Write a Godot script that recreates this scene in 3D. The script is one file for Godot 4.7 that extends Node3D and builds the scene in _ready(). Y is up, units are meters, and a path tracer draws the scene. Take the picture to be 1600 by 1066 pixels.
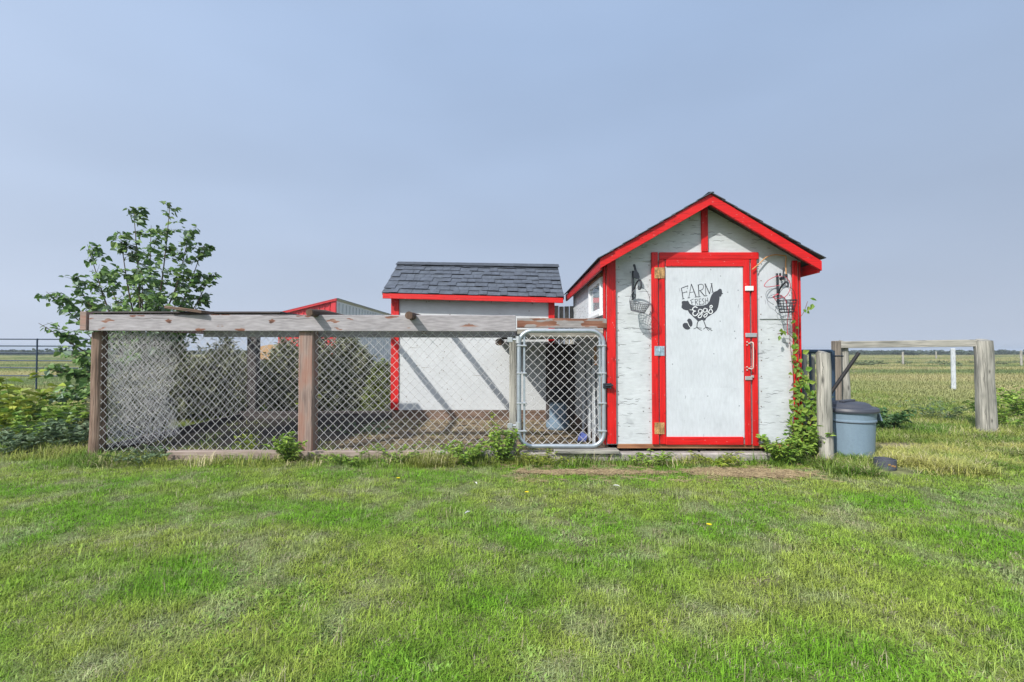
extends Node3D
# A farm chicken coop with a chain-link run on a prairie lawn. y up, metres; the lens stands at (0, 1.1, 0) looking along -z.

const FPX := 711.0          # focal length in pixels of the 1600 wide photograph
const EYE := Vector3(0, 1.1, 0)
const PITCH := 0.0211
var cam_basis := Basis(Vector3.RIGHT, PITCH)
var rng := RandomNumberGenerator.new()
var origin_of := {}
var M := {}
var nz := FastNoiseLite.new()
var nz2 := FastNoiseLite.new()

# ---------------------------------------------------------------- geometry
class Shape:
	var v := PackedVector3Array()
	var n := PackedVector3Array()
	var t := PackedVector2Array()
	var c := PackedColorArray()

	func tri(a: Vector3, b: Vector3, d: Vector3, na: Vector3, nb: Vector3, nd: Vector3, ta: Vector2, tb: Vector2, td: Vector2, col: Color) -> void:
		if (b - a).cross(d - a).dot(na + nb + nd) > 0.0:      # front faces run clockwise
			v.append_array([a, d, b]); n.append_array([na, nd, nb]); t.append_array([ta, td, tb])
		else:
			v.append_array([a, b, d]); n.append_array([na, nb, nd]); t.append_array([ta, tb, td])
		c.append_array([col, col, col])

	func flat(a: Vector3, b: Vector3, d: Vector3, out: Vector3, ta: Vector2, tb: Vector2, td: Vector2, col := Color.WHITE) -> void:
		var nn := (b - a).cross(d - a).normalized()
		if nn.dot(out) < 0.0:
			nn = -nn
		tri(a, b, d, nn, nn, nn, ta, tb, td, col)

	func quad(a: Vector3, b: Vector3, d: Vector3, e: Vector3, out: Vector3, ta: Vector2, tb: Vector2, td: Vector2, te: Vector2, col := Color.WHITE) -> void:
		flat(a, b, d, out, ta, tb, td, col)
		flat(a, d, e, out, ta, td, te, col)

	# a box with chamfered edges; textures run along its longest axis
	func box(size: Vector3, xf: Transform3D, bev := 0.004, col := Color.WHITE, off := Vector2.ZERO, grain := -1) -> void:
		var h := size * 0.5
		bev = minf(bev, minf(size.x, minf(size.y, size.z)) * 0.3)
		var lg: int = grain if grain >= 0 else size.max_axis_index()
		for ax in 3:
			var p := (ax + 1) % 3
			var q := (ax + 2) % 3
			for s in [-1.0, 1.0]:
				var out := Vector3.ZERO
				out[ax] = s
				var pts := []
				for k in [[-1, -1], [1, -1], [1, 1], [-1, 1]]:
					var w := Vector3.ZERO
					w[ax] = s * h[ax]; w[p] = k[0] * (h[p] - bev); w[q] = k[1] * (h[q] - bev)
					pts.append(w)
				var us := []
				for w in pts:
					us.append((Vector2(w[p], w[q]) if ax == lg else Vector2(w[lg], w[3 - ax - lg])) + off)
				quad(xf * pts[0], xf * pts[1], xf * pts[2], xf * pts[3], xf.basis * out, us[0], us[1], us[2], us[3], col)
			for sp in [-1.0, 1.0]:
				for sq in [-1.0, 1.0]:
					var out := Vector3.ZERO
					out[p] = sp; out[q] = sq
					var pts := []
					for e in [-1.0, 1.0]:
						var w := Vector3.ZERO
						w[ax] = e * (h[ax] - bev); w[p] = sp * h[p]; w[q] = sq * (h[q] - bev)
						pts.append(w)
						w[p] = sp * (h[p] - bev); w[q] = sq * h[q]
						pts.append(w)
					var us := []
					for w in pts:
						us.append(Vector2(w[lg], w[p] + w[q]) + off)
					quad(xf * pts[0], xf * pts[1], xf * pts[3], xf * pts[2], xf.basis * out, us[0], us[1], us[3], us[2], col)
		for sx in [-1.0, 1.0]:
			for sy in [-1.0, 1.0]:
				for sz in [-1.0, 1.0]:
					var sg := Vector3(sx, sy, sz)
					var a := sg * (h - Vector3(0, bev, bev))
					var b := sg * (h - Vector3(bev, 0, bev))
					var d := sg * (h - Vector3(bev, bev, 0))
					flat(xf * a, xf * b, xf * d, xf.basis * sg, off, off, off, col)

	# a tube through points, with a radius for each
	func tube(pts: Array, rad: Array, sides := 8, col := Color.WHITE, caps := true, uo := Vector2.ZERO, squash := 1.0) -> void:
		var rings := []
		var norms := []
		var up := Vector3.UP
		var along := []
		var dist := 0.0
		for i in pts.size():
			var dir: Vector3 = (pts[mini(i + 1, pts.size() - 1)] - pts[maxi(i - 1, 0)]).normalized()
			if i == 0 and absf(dir.dot(up)) > 0.9:
				up = Vector3.RIGHT
			up = (up - dir * up.dot(dir)).normalized()
			var side := dir.cross(up)
			var ring := []
			var nr := []
			var r: float = rad[mini(i, rad.size() - 1)]
			for k in sides + 1:
				var a := TAU * k / sides
				var nn := up * cos(a) + side * sin(a) * squash
				nr.append(nn.normalized())
				ring.append(pts[i] + nn * r)
			if i > 0:
				dist += pts[i].distance_to(pts[i - 1])
			along.append(dist)
			rings.append(ring)
			norms.append(nr)
		var rr: float = rad[0]
		for i in pts.size() - 1:
			for k in sides:
				var u0 := Vector2(along[i], TAU * rr * k / sides) + uo
				var u1 := Vector2(along[i], TAU * rr * (k + 1) / sides) + uo
				var u2 := Vector2(along[i + 1], TAU * rr * (k + 1) / sides) + uo
				var u3 := Vector2(along[i + 1], TAU * rr * k / sides) + uo
				tri(rings[i][k], rings[i][k + 1], rings[i + 1][k + 1], norms[i][k], norms[i][k + 1], norms[i + 1][k + 1], u0, u1, u2, col)
				tri(rings[i][k], rings[i + 1][k + 1], rings[i + 1][k], norms[i][k], norms[i + 1][k + 1], norms[i + 1][k], u0, u2, u3, col)
		if caps and sides > 3:
			for e in [0, pts.size() - 1]:
				var out: Vector3 = (pts[0] - pts[1]) if e == 0 else (pts[e] - pts[e - 1])
				for k in sides:
					var a0 := TAU * k / sides
					var a1 := TAU * (k + 1) / sides
					flat(pts[e], rings[e][k], rings[e][k + 1], out, Vector2(0, 0), Vector2(cos(a0), sin(a0)) * 0.05, Vector2(cos(a1), sin(a1)) * 0.05, col)

	# a lathed profile of (radius, height) about the y axis of xf
	func lathe(prof: Array, xf: Transform3D, sides := 32, col := Color.WHITE) -> void:
		for i in prof.size() - 1:
			var a: Vector2 = prof[i]
			var b: Vector2 = prof[i + 1]
			var d := b - a
			if d.length() < 1e-6:
				continue
			var nn := Vector2(d.y, -d.x).normalized()
			for k in sides:
				var a0 := TAU * k / sides
				var a1 := TAU * (k + 1) / sides
				var c0 := Vector3(cos(a0), 0, sin(a0))
				var c1 := Vector3(cos(a1), 0, sin(a1))
				var n0 := xf.basis * (c0 * nn.x + Vector3.UP * nn.y)
				var n1 := xf.basis * (c1 * nn.x + Vector3.UP * nn.y)
				var p0 := xf * (c0 * a.x + Vector3.UP * a.y)
				var p1 := xf * (c1 * a.x + Vector3.UP * a.y)
				var p2 := xf * (c1 * b.x + Vector3.UP * b.y)
				var p3 := xf * (c0 * b.x + Vector3.UP * b.y)
				tri(p0, p1, p2, n0, n1, n1, Vector2(a0, a.y), Vector2(a1, a.y), Vector2(a1, b.y), col)
				tri(p0, p2, p3, n0, n1, n0, Vector2(a0, a.y), Vector2(a1, b.y), Vector2(a0, b.y), col)

	# a flat outline given in the xy plane of xf, with thickness along -z
	func plate(out: PackedVector2Array, xf: Transform3D, thick: float, col := Color.WHITE, off := Vector2.ZERO, turn := false) -> void:
		var ix := Geometry2D.triangulate_polygon(out)
		for k in range(0, ix.size(), 3):
			for z in [0.0, -thick]:
				if thick == 0.0 and z != 0.0:
					continue
				var p := []
				var us := []
				for j in 3:
					var w := out[ix[k + j]]
					p.append(xf * Vector3(w.x, w.y, z))
					us.append((Vector2(w.y, w.x) if turn else w) + off)
				flat(p[0], p[1], p[2], xf.basis.z * (1.0 if z == 0.0 else -1.0), us[0], us[1], us[2], col)
				if thick == 0.0:
					break
		if thick > 0.0:
			var s := -1.0 if Geometry2D.is_polygon_clockwise(out) else 1.0
			for k in out.size():
				var a := out[k]
				var b := out[(k + 1) % out.size()]
				var d := b - a
				quad(xf * Vector3(a.x, a.y, 0), xf * Vector3(b.x, b.y, 0), xf * Vector3(b.x, b.y, -thick), xf * Vector3(a.x, a.y, -thick), xf.basis * (Vector3(d.y, -d.x, 0) * s), a + off, b + off, b + off, a + off, col)

	# a leaf with a crease down its middle
	func leaf(at: Vector3, dir: Vector3, up: Vector3, lng: float, wid: float, col: Color, fold := 0.25, full := 0.35) -> void:
		var side := dir.cross(up).normalized()
		var nn := side.cross(dir).normalized()
		var tip := at + dir * lng - nn * lng * 0.12
		for s in [-1.0, 1.0]:
			var a: Vector3 = at + dir * lng * full + side * wid * 0.5 * s + nn * wid * fold
			var b: Vector3 = at + dir * lng * 0.72 + side * wid * 0.3 * s + nn * wid * fold * 0.5
			flat(at, a, b, nn, Vector2(0.5, 0), Vector2(0.5 + 0.5 * s, full), Vector2(0.5 + 0.3 * s, 0.7), col)
			flat(at, b, tip, nn, Vector2(0.5, 0), Vector2(0.5 + 0.3 * s, 0.7), Vector2(0.5, 1), col)

	# a grass blade of two bent pieces
	func blade(at: Vector3, dir: Vector3, hgt: float, lean: float, wid: float, col: Color, soft := 0.5) -> void:
		var side := Vector3(-dir.z, 0, dir.x) * wid * 0.5
		var mid := at + Vector3.UP * hgt * 0.6 + dir * hgt * lean * 0.35
		var tip := at + Vector3.UP * hgt * (1.0 - 0.3 * lean) + dir * hgt * lean
		var n0 := ((mid - at).cross(side)).normalized()
		if n0.y < 0: n0 = -n0
		n0 = n0.lerp(Vector3.UP, soft).normalized()
		tri(at - side, at + side, mid + side * 0.8, n0, n0, n0, Vector2.ZERO, Vector2.ZERO, Vector2.ZERO, col)
		tri(at - side, mid + side * 0.8, mid - side * 0.8, n0, n0, n0, Vector2.ZERO, Vector2.ZERO, Vector2.ZERO, col)
		tri(mid - side * 0.8, mid + side * 0.8, tip, n0, n0, n0, Vector2.ZERO, Vector2.ZERO, Vector2.ZERO, col)

	func empty() -> bool:
		return v.is_empty()

	func mesh(shift := Vector3.ZERO) -> ArrayMesh:
		var vv := v
		if shift != Vector3.ZERO:
			vv = PackedVector3Array()
			vv.resize(v.size())
			for i in v.size():
				vv[i] = v[i] - shift
		var arr := []
		arr.resize(Mesh.ARRAY_MAX)
		arr[Mesh.ARRAY_VERTEX] = vv
		arr[Mesh.ARRAY_NORMAL] = n
		arr[Mesh.ARRAY_TEX_UV] = t
		arr[Mesh.ARRAY_COLOR] = c
		var m := ArrayMesh.new()
		m.add_surface_from_arrays(Mesh.PRIMITIVE_TRIANGLES, arr)
		return m

	func base() -> Vector3:
		var b := AABB(v[0], Vector3.ZERO)
		for p in v:
			b = b.expand(p)
		return Vector3(b.get_center().x, b.position.y, b.get_center().z)

# ---------------------------------------------------------------- where things stand
# the point a given number of metres ahead that the photograph shows at that pixel: a measuring aid for real positions
func at(px: float, py: float, d: float) -> Vector3:
	var dir := cam_basis * Vector3((px - 800.0) / FPX, (533.0 - py) / FPX, -1.0)
	return EYE + dir * (d / -dir.z)

func turned(o: Vector3, yaw := 0.0) -> Transform3D:
	return Transform3D(Basis(Vector3.UP, yaw), o)

# a frame whose x axis runs from a to b, y as upright as can be
func along(a: Vector3, b: Vector3, up := Vector3.UP) -> Transform3D:
	var x := (b - a).normalized()
	var z := x.cross(up).normalized()
	return Transform3D(Basis(x, z.cross(x), z), (a + b) * 0.5)

func rough(x: float, z: float) -> float:
	return 0.012 * nz.get_noise_2d(x * 60.0, z * 60.0) + 0.02 * nz2.get_noise_2d(x * 18.0, z * 18.0)

func curve(pts: Array, steps := 6) -> Array:
	var out := []
	for i in pts.size() - 1:
		var p0 = pts[maxi(i - 1, 0)]
		var p3 = pts[mini(i + 2, pts.size() - 1)]
		for k in steps:
			out.append(pts[i].cubic_interpolate(pts[i + 1], p0, p3, float(k) / steps))
	out.append(pts[-1])
	return out

func rnd(a: float, b: float) -> float:
	return rng.randf_range(a, b)

func lin(r: float, g: float, b: float) -> Color:      # 0..255 as seen on a screen -> linear
	return Color(r / 255.0, g / 255.0, b / 255.0).srgb_to_linear()

# ---------------------------------------------------------------- naming
func metas(o: Node, label: String, category: String, group := "", kind := "") -> void:
	if label: o.set_meta("label", label)
	if category: o.set_meta("category", category)
	if group: o.set_meta("group", group)
	if kind: o.set_meta("kind", kind)

func numbered(parent: Node, called: String) -> String:
	if not parent.has_node(NodePath(called)):
		return called
	var i := 1
	while parent.has_node(NodePath("%s_%03d" % [called, i])):
		i += 1
	return "%s_%03d" % [called, i]

func thing(called: String, where: Vector3, label: String, category: String, group := "") -> Node3D:
	var o := Node3D.new()
	o.name = numbered(self, called)
	add_child(o, true)
	o.position = where
	origin_of[o] = where
	metas(o, label, category, group)
	return o

func part(called: String, s: Shape, m: Material, parent: Node3D, label := "", stuff := false) -> MeshInstance3D:
	var o := MeshInstance3D.new()
	var b := s.base()
	o.mesh = s.mesh(b)
	o.material_override = m
	o.name = numbered(parent, called)
	parent.add_child(o, true)
	o.position = b - origin_of.get(parent, Vector3.ZERO)
	origin_of[o] = b
	if label: o.set_meta("label", label)
	if stuff: o.set_meta("kind", "stuff")
	return o

func solo(called: String, s: Shape, m: Material, label: String, category: String, group := "", kind := "") -> MeshInstance3D:
	var o := part(called, s, m, self)
	metas(o, label, category, group, kind)
	return o

# many copies of one small mesh as one object
func swarm(called: String, m: Mesh, mt: Material, where: Array, tints: Array, label: String, category: String, parent: Node3D = null) -> void:
	var mm := MultiMesh.new()
	mm.transform_format = MultiMesh.TRANSFORM_3D
	mm.use_colors = true
	mm.mesh = m
	mm.instance_count = where.size()
	for i in where.size():
		mm.set_instance_transform(i, where[i])
		mm.set_instance_color(i, tints[i])
	var o := MultiMeshInstance3D.new()
	o.multimesh = mm
	o.material_override = mt
	var p: Node3D = parent if parent else self
	o.name = numbered(p, called)
	p.add_child(o, true)
	if parent: o.position = -origin_of[parent]
	metas(o, label, category, "", "stuff")

# ---------------------------------------------------------------- materials
func plain(col: Color, r := 0.8, metal := 0.0) -> StandardMaterial3D:
	var m := StandardMaterial3D.new()
	m.albedo_color = col.linear_to_srgb()
	m.roughness = r
	m.metallic = metal
	return m

func leafy(r := 0.6, back := 0.6) -> StandardMaterial3D:
	var m := StandardMaterial3D.new()
	m.vertex_color_use_as_albedo = true
	m.roughness = r
	m.metallic_specular = 0.35
	m.cull_mode = BaseMaterial3D.CULL_DISABLED
	m.backlight_enabled = true
	m.backlight = Color(back, back, back)
	return m

func textured(im: Image, bump: Image, scale: float, r := 0.75, depth := 0.4) -> StandardMaterial3D:
	var m := StandardMaterial3D.new()
	m.albedo_texture = ImageTexture.create_from_image(im)
	m.roughness = r
	m.uv1_scale = Vector3(scale * (im.get_height() * 1.0 / im.get_width() * 4.0 if im.get_width() >= im.get_height() * 4 else 1.0) * (0.5 if im.get_width() >= im.get_height() * 4 else 1.0), scale * (2.6 if im.get_width() >= im.get_height() * 4 else 1.0), 1)
	m.vertex_color_use_as_albedo = true
	if bump:
		m.heightmap_enabled = true
		m.heightmap_texture = ImageTexture.create_from_image(bump)
		m.heightmap_scale = depth
	return m

func noise(sd: int, f: float, oct := 3) -> FastNoiseLite:
	var q := FastNoiseLite.new()
	q.seed = sd
	q.frequency = f
	q.fractal_octaves = oct
	return q

func mixc(a: Color, b: Color, t: float) -> Color:
	return a.lerp(b, clampf(t, 0.0, 1.0))

# wood: grain along u. cols: dark, mid, light (screen colours 0..1); paint: a second colour that has flaked off in patches
func wood_maps(sd: int, w: int, h: int, cols: Array, streak: float, knots: int, paint := Color(0, 0, 0, 0), keep := 0.0, warm := Color(0, 0, 0, 0), cracks := 14, chips := 0) -> Array:
	var im := Image.create(w, h, false, Image.FORMAT_RGB8)
	var bm := Image.create(w, h, false, Image.FORMAT_RGB8)
	var fine := noise(sd, 0.06, 3)
	var broad := noise(sd + 1, 0.012, 3)
	var flake := noise(sd + 2, 0.02, 4)
	var kn := []
	var rg := RandomNumberGenerator.new()
	rg.seed = sd * 77 + 5
	for k in knots:
		kn.append(Vector3(rg.randf() * w, rg.randf() * h, rg.randf_range(3.0, 7.0)))
	for y in h:
		for x in w:
			var yy := float(y)
			var kd := 0.0
			for q in kn:
				var dx: float = (x - q.x) / (q.z * 2.0)
				var dy: float = (y - q.y) / q.z
				var d2: float = dx * dx + dy * dy
				if d2 < 12.0:
					yy += signf(dy) * 5.0 * exp(-d2 * 0.6)
					kd = maxf(kd, exp(-d2 * 1.6))
			var g := fine.get_noise_2d(x * 0.07 * streak, yy * 2.3) * 0.5 + fine.get_noise_2d(x * 0.25, yy * 5.0 + 300.0) * 0.3
			var b := broad.get_noise_2d(x * 0.7, yy * 1.8)
			var v := 0.5 + g * 0.8 + b * 0.5
			var c: Color = mixc(cols[0], cols[1], v * 2.0) if v < 0.5 else mixc(cols[1], cols[2], v * 2.0 - 1.0)
			if warm.a > 0.0:
				c = mixc(c, warm, clampf((b + 0.15) * 1.6, 0.0, 1.0) * warm.a)
			c = mixc(c, cols[0] * 0.6, kd * 0.8)
			var hh := 0.5 + g * 0.5
			if paint.a > 0.0:
				var f := flake.get_noise_2d(x * 0.55, y * 1.3) + fine.get_noise_2d(x * 0.15, y * 1.2 + 900.0) * 0.25
				if f < keep:
					c = mixc(c, paint * (0.93 + 0.14 * (fine.get_noise_2d(x * 0.5, y * 3.0) + 0.3 * b)), 0.92 if f < keep - 0.03 else 0.6)
					hh = 0.75 + g * 0.12
			c.a = 1.0
			im.set_pixel(x, y, c)
			bm.set_pixel(x, y, Color(hh, hh, hh))
	# drying cracks along the grain
	for k in int(cracks):
		var x := rg.randf() * w
		var y := rg.randi_range(1, h - 2)
		var ln := int(rg.randf_range(20, 130))
		var st := rg.randf_range(0.3, 0.85)
		for i in ln:
			var px := (int(x) + i) % w
			var py := clampi(int(y + broad.get_noise_2d(px * 2.0, y * 7.0) * 3.0), 0, h - 1)
			var f := st * sin(PI * i / ln)
			im.set_pixel(px, py, mixc(im.get_pixel(px, py), cols[0] * 0.45, f))
			bm.set_pixel(px, py, Color(0.15, 0.15, 0.15))
	for k in chips:
		var x := rg.randi_range(1, w - 4)
		var y := rg.randi_range(1, h - 3)
		var pale := rg.randf() < 0.6
		for i in rg.randi_range(1, 4):
			for j in rg.randi_range(1, 2):
				im.set_pixel(mini(x + i, w - 1), mini(y + j, h - 1), mixc(im.get_pixel(x, y), Color(0.80, 0.66, 0.64) if pale else Color(0.36, 0.05, 0.05), rg.randf_range(0.3, 0.9)))
	return [mirrored(im), mirrored(bm)]

# the picture and its mirror image side by side, so that it repeats along the grain without a seam
func mirrored(im: Image) -> Image:
	var w := im.get_width()
	var two := Image.create(w * 2, im.get_height(), false, im.get_format())
	two.blit_rect(im, Rect2i(0, 0, w, im.get_height()), Vector2i.ZERO)
	var back: Image = im.duplicate()
	back.flip_x()
	two.blit_rect(back, Rect2i(0, 0, w, im.get_height()), Vector2i(w, 0))
	return two

# painted sheet: base colour with faint mottling, dark checks along u, and specks
func sheet_maps(sd: int, w: int, h: int, base: Color, mottle: float, checks: int, check_col: Color, specks: int, lower := 0.0) -> Array:
	var im := Image.create(w, h, false, Image.FORMAT_RGB8)
	var bm := Image.create(w, h, false, Image.FORMAT_RGB8)
	var a := noise(sd, 0.01, 4)
	var b := noise(sd + 1, 0.09, 3)
	for y in h:
		for x in w:
			var k := 1.0 + mottle * (a.get_noise_2d(x, y) * 0.7 + b.get_noise_2d(x * 0.35, y * 1.6) * 0.6)
			var c := base * k
			c = mixc(c, check_col, maxf(0.0, a.get_noise_2d(x * 2.0 + 500.0, y * 2.0) - 0.35) * mottle * 4.0)
			c.a = 1.0
			im.set_pixel(x, y, c.clamp())
			var g := 0.6 + b.get_noise_2d(x * 0.3, y * 2.0) * 0.15
			bm.set_pixel(x, y, Color(g, g, g))
	var rg := RandomNumberGenerator.new()
	rg.seed = sd * 13 + 7
	for k in checks:
		var x := rg.randf() * w
		var y := rg.randf() * h
		if a.get_noise_2d(x * 1.5, y * 1.5 + 70.0) < rg.randf_range(-0.35, 0.35):
			continue
		if lower > 0.0 and rg.randf() < lower * (1.0 - y / h):
			continue
		var ln := int(rg.randf_range(4, 34))
		var st := rg.randf_range(0.35, 1.0)
		for i in ln:
			var px := (int(x) + i) % w
			var py := clampi(int(y + sin(i * 0.3 + x) * 0.8), 0, h - 1)
			var f := st * (0.5 + 0.5 * sin(PI * i / ln))
			im.set_pixel(px, py, mixc(im.get_pixel(px, py), check_col, f))
			bm.set_pixel(px, py, Color(0.1, 0.1, 0.1))
	for k in specks:
		var x := rg.randi_range(2, w - 3)
		var y := rg.randi_range(2, h - 3)
		var r := rg.randi_range(0, 1)
		for dy in range(-r, r + 1):
			for dx in range(-r, r + 1):
				im.set_pixel(x + dx, y + dy, mixc(im.get_pixel(x + dx, y + dy), check_col, rg.randf_range(0.4, 0.9)))
	return [im, bm]

func make_materials() -> void:
	var t: Array
	t = sheet_maps(11, 512, 512, Color(0.745, 0.77, 0.79), 0.08, 1500, Color(0.27, 0.28, 0.30), 60, 0.75)
	M.white_ply = textured(t[0], t[1], 0.5, 0.6, 0.25)
	t = sheet_maps(12, 512, 512, Color(0.75, 0.775, 0.805), 0.06, 60, Color(0.42, 0.45, 0.48), 90)
	M.white_door = textured(t[0], t[1], 0.5, 0.55, 0.12)
	t = sheet_maps(13, 512, 512, Color(0.765, 0.785, 0.80), 0.05, 25, Color(0.33, 0.29, 0.25), 130)
	M.white_shed = textured(t[0], t[1], 0.4, 0.6, 0.12)
	t = wood_maps(21, 512, 128, [Color(0.66, 0.025, 0.03), Color(0.80, 0.035, 0.04), Color(0.86, 0.06, 0.06)], 1.0, 4, Color(0, 0, 0, 0), 0.0, Color(0.70, 0.10, 0.10, 0.35), 26, 110)
	M.red = textured(t[0], t[1], 1.0, 0.55, 0.3)
	t = wood_maps(22, 512, 128, [Color(0.32, 0.20, 0.15), Color(0.47, 0.31, 0.25), Color(0.58, 0.47, 0.42)], 1.0, 9, Color(0.64, 0.64, 0.665, 1.0), 0.45)
	M.grey_rail = textured(t[0], t[1], 0.8, 0.8, 0.4)
	t = wood_maps(23, 512, 128, [Color(0.30, 0.19, 0.15), Color(0.45, 0.29, 0.22), Color(0.57, 0.44, 0.38)], 1.0, 5, Color(0.58, 0.575, 0.58, 1.0), 0.08)
	M.peeling = textured(t[0], t[1], 0.8, 0.8, 0.4)
	t = wood_maps(24, 512, 128, [Color(0.42, 0.35, 0.33), Color(0.56, 0.49, 0.46), Color(0.66, 0.61, 0.59)], 1.0, 4, Color(0, 0, 0, 0), 0.0, Color(0.52, 0.32, 0.25, 0.5))
	M.brown_post = textured(t[0], t[1], 0.9, 0.85, 0.5)
	t = wood_maps(29, 512, 128, [Color(0.42, 0.37, 0.34), Color(0.56, 0.50, 0.47), Color(0.66, 0.61, 0.58)], 1.0, 3)
	M.sill_wood = textured(t[0], t[1], 0.9, 0.9, 0.5)
	t = wood_maps(25, 512, 128, [Color(0.30, 0.25, 0.22), Color(0.45, 0.37, 0.32), Color(0.58, 0.50, 0.45)], 0.8, 3, Color(0, 0, 0, 0), 0.0, Color(0, 0, 0, 0), 60)
	M.log = textured(t[0], t[1], 0.9, 0.9, 0.8)
	t = wood_maps(26, 512, 128, [Color(0.40, 0.40, 0.38), Color(0.58, 0.575, 0.55), Color(0.70, 0.69, 0.66)], 0.8, 6, Color(0, 0, 0, 0), 0.0, Color(0, 0, 0, 0), 70)
	M.grey_wood = textured(t[0], t[1], 0.9, 0.9, 0.7)
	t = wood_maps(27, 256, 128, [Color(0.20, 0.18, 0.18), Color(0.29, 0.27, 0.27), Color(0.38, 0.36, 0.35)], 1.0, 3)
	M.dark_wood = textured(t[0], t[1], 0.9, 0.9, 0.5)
	t = wood_maps(28, 256, 128, [Color(0.46, 0.30, 0.20), Color(0.60, 0.42, 0.30), Color(0.70, 0.54, 0.40)], 1.0, 3)
	M.tan_wood = textured(t[0], t[1], 1.0, 0.8, 0.3)
	t = sheet_maps(31, 256, 256, Color(0.60, 0.58, 0.57), 0.22, 60, Color(0.4, 0.36, 0.33), 200)
	M.concrete = textured(t[0], t[1], 1.5, 0.95, 0.6)
	t = sheet_maps(32, 256, 256, Color(0.315, 0.345, 0.39), 0.25, 40, Color(0.2, 0.22, 0.25), 700)
	M.shingle = textured(t[0], t[1], 2.0, 0.92, 0.5)
	t = sheet_maps(33, 256, 256, Color(0.66, 0.70, 0.74), 0.08, 20, Color(0.5, 0.55, 0.58), 60)
	M.zinc = textured(t[0], t[1], 3.0, 0.42, 0.05)
	M.zinc.metallic = 0.55
	M.wire = plain(Color(0.68, 0.68, 0.70), 0.5, 0.1)
	t = sheet_maps(34, 256, 256, Color(0.345, 0.30, 0.27), 0.5, 200, Color(0.2, 0.17, 0.15), 500)
	M.soil = textured(t[0], t[1], 0.8, 0.95, 2.0)
	t = sheet_maps(35, 256, 256, Color(0.45, 0.53, 0.60), 0.05, 20, Color(0.38, 0.45, 0.52), 40)
	M.bin = textured(t[0], t[1], 1.0, 0.5, 0.05)
	M.lid = plain(Color(0.05, 0.056, 0.074), 0.48)
	M.black = plain(Color(0.010, 0.010, 0.012), 0.7)
	M.iron = plain(Color(0.02, 0.025, 0.035), 0.5, 0.2)
	M.navy = plain(Color(0.02, 0.045, 0.085), 0.45, 0.1)
	M.galv = plain(Color(0.50, 0.53, 0.56), 0.4, 0.6)
	M.silver = plain(Color(0.62, 0.63, 0.64), 0.35, 0.7)
	t = sheet_maps(36, 128, 128, Color(0.70, 0.56, 0.38), 0.5, 60, Color(0.42, 0.26, 0.16), 160)
	M.brass = textured(t[0], t[1], 8.0, 0.55, 0.1)
	M.brass.metallic = 0.3
	t = sheet_maps(37, 128, 128, Color(0.56, 0.66, 0.72), 0.35, 30, Color(0.35, 0.4, 0.45), 80)
	M.hinge_blue = textured(t[0], t[1], 8.0, 0.5, 0.1)
	M.print = plain(Color(0.045, 0.050, 0.064), 0.6)
	M.print_white = plain(Color(0.70, 0.74, 0.78), 0.6)
	M.cord_red = plain(Color(0.45, 0.06, 0.09), 0.5)
	M.cord_tan = plain(Color(0.50, 0.26, 0.11), 0.5)
	M.cream = plain(Color(0.50, 0.46, 0.42), 0.5)
	M.white_frame = plain(Color(0.70, 0.72, 0.74), 0.6)
	M.dark = plain(Color(0.02, 0.02, 0.022), 0.9)
	M.blue = plain(Color(0.13, 0.18, 0.52), 0.5)
	M.metal_white = plain(Color(0.56, 0.60, 0.64), 0.45, 0.1)
	M.metal_red = plain(Color(0.52, 0.02, 0.03), 0.45)
	var g := StandardMaterial3D.new()
	g.transparency = BaseMaterial3D.TRANSPARENCY_ALPHA
	g.albedo_color = Color(0.8, 0.87, 0.9, 0.35)
	g.roughness = 0.03
	g.metallic_specular = 0.9
	M.glass = g
	var tp := plain(Color(0.17, 0.18, 0.215), 0.7)
	tp.backlight_enabled = true
	tp.backlight = Color(0.5, 0.5, 0.55)
	tp.cull_mode = BaseMaterial3D.CULL_DISABLED
	M.tarp = tp
	M.tan_cloth = plain(Color(0.42, 0.27, 0.15), 0.9)
	M.bark = plain(Color(0.12, 0.09, 0.07), 0.9)
	M.stem = plain(Color(0.10, 0.13, 0.05), 0.8)
	M.vine_stem = plain(Color(0.20, 0.08, 0.06), 0.8)
	M.leaf = leafy(0.5, 0.7)
	M.grass = leafy(0.7, 0.6)
	M.straw = leafy(0.85, 0.3)
	M.ground = StandardMaterial3D.new()
	t = sheet_maps(41, 512, 512, Color(0.80, 0.80, 0.78), 0.45, 300, Color(0.5, 0.48, 0.44), 900)
	M.ground = textured(t[0], t[1], 0.7, 0.95, 1.0)

# ---------------------------------------------------------------- small builders
# a board whose front face, at that depth, spans a rectangle of the photograph
func slab(s: Shape, x0: float, y0: float, x1: float, y1: float, depth: float, thick: float, bev := 0.004) -> void:
	var a := at(x0, y0, depth)
	var b := at(x1, y1, depth)
	var size := Vector3(absf(b.x - a.x), absf(b.y - a.y), thick)
	s.box(size, Transform3D(Basis(), Vector3((a.x + b.x) / 2, (a.y + b.y) / 2, -depth - thick / 2)), bev, Color.WHITE, Vector2(rnd(0, 5), rnd(0, 5)))

func slab_part(called: String, x0: float, y0: float, x1: float, y1: float, depth: float, thick: float, m: Material, parent: Node3D, label := "") -> MeshInstance3D:
	var s := Shape.new()
	slab(s, x0, y0, x1, y1, depth, thick)
	return part(called, s, m, parent, label)

func plank(s: Shape, a: Vector3, b: Vector3, hgt: float, thick: float, up := Vector3.UP, col := Color.WHITE, bev := 0.004) -> void:
	s.box(Vector3(a.distance_to(b), hgt, thick), along(a, b, up), bev, col, Vector2(rnd(0, 5), rnd(0, 5)), 0)

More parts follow.
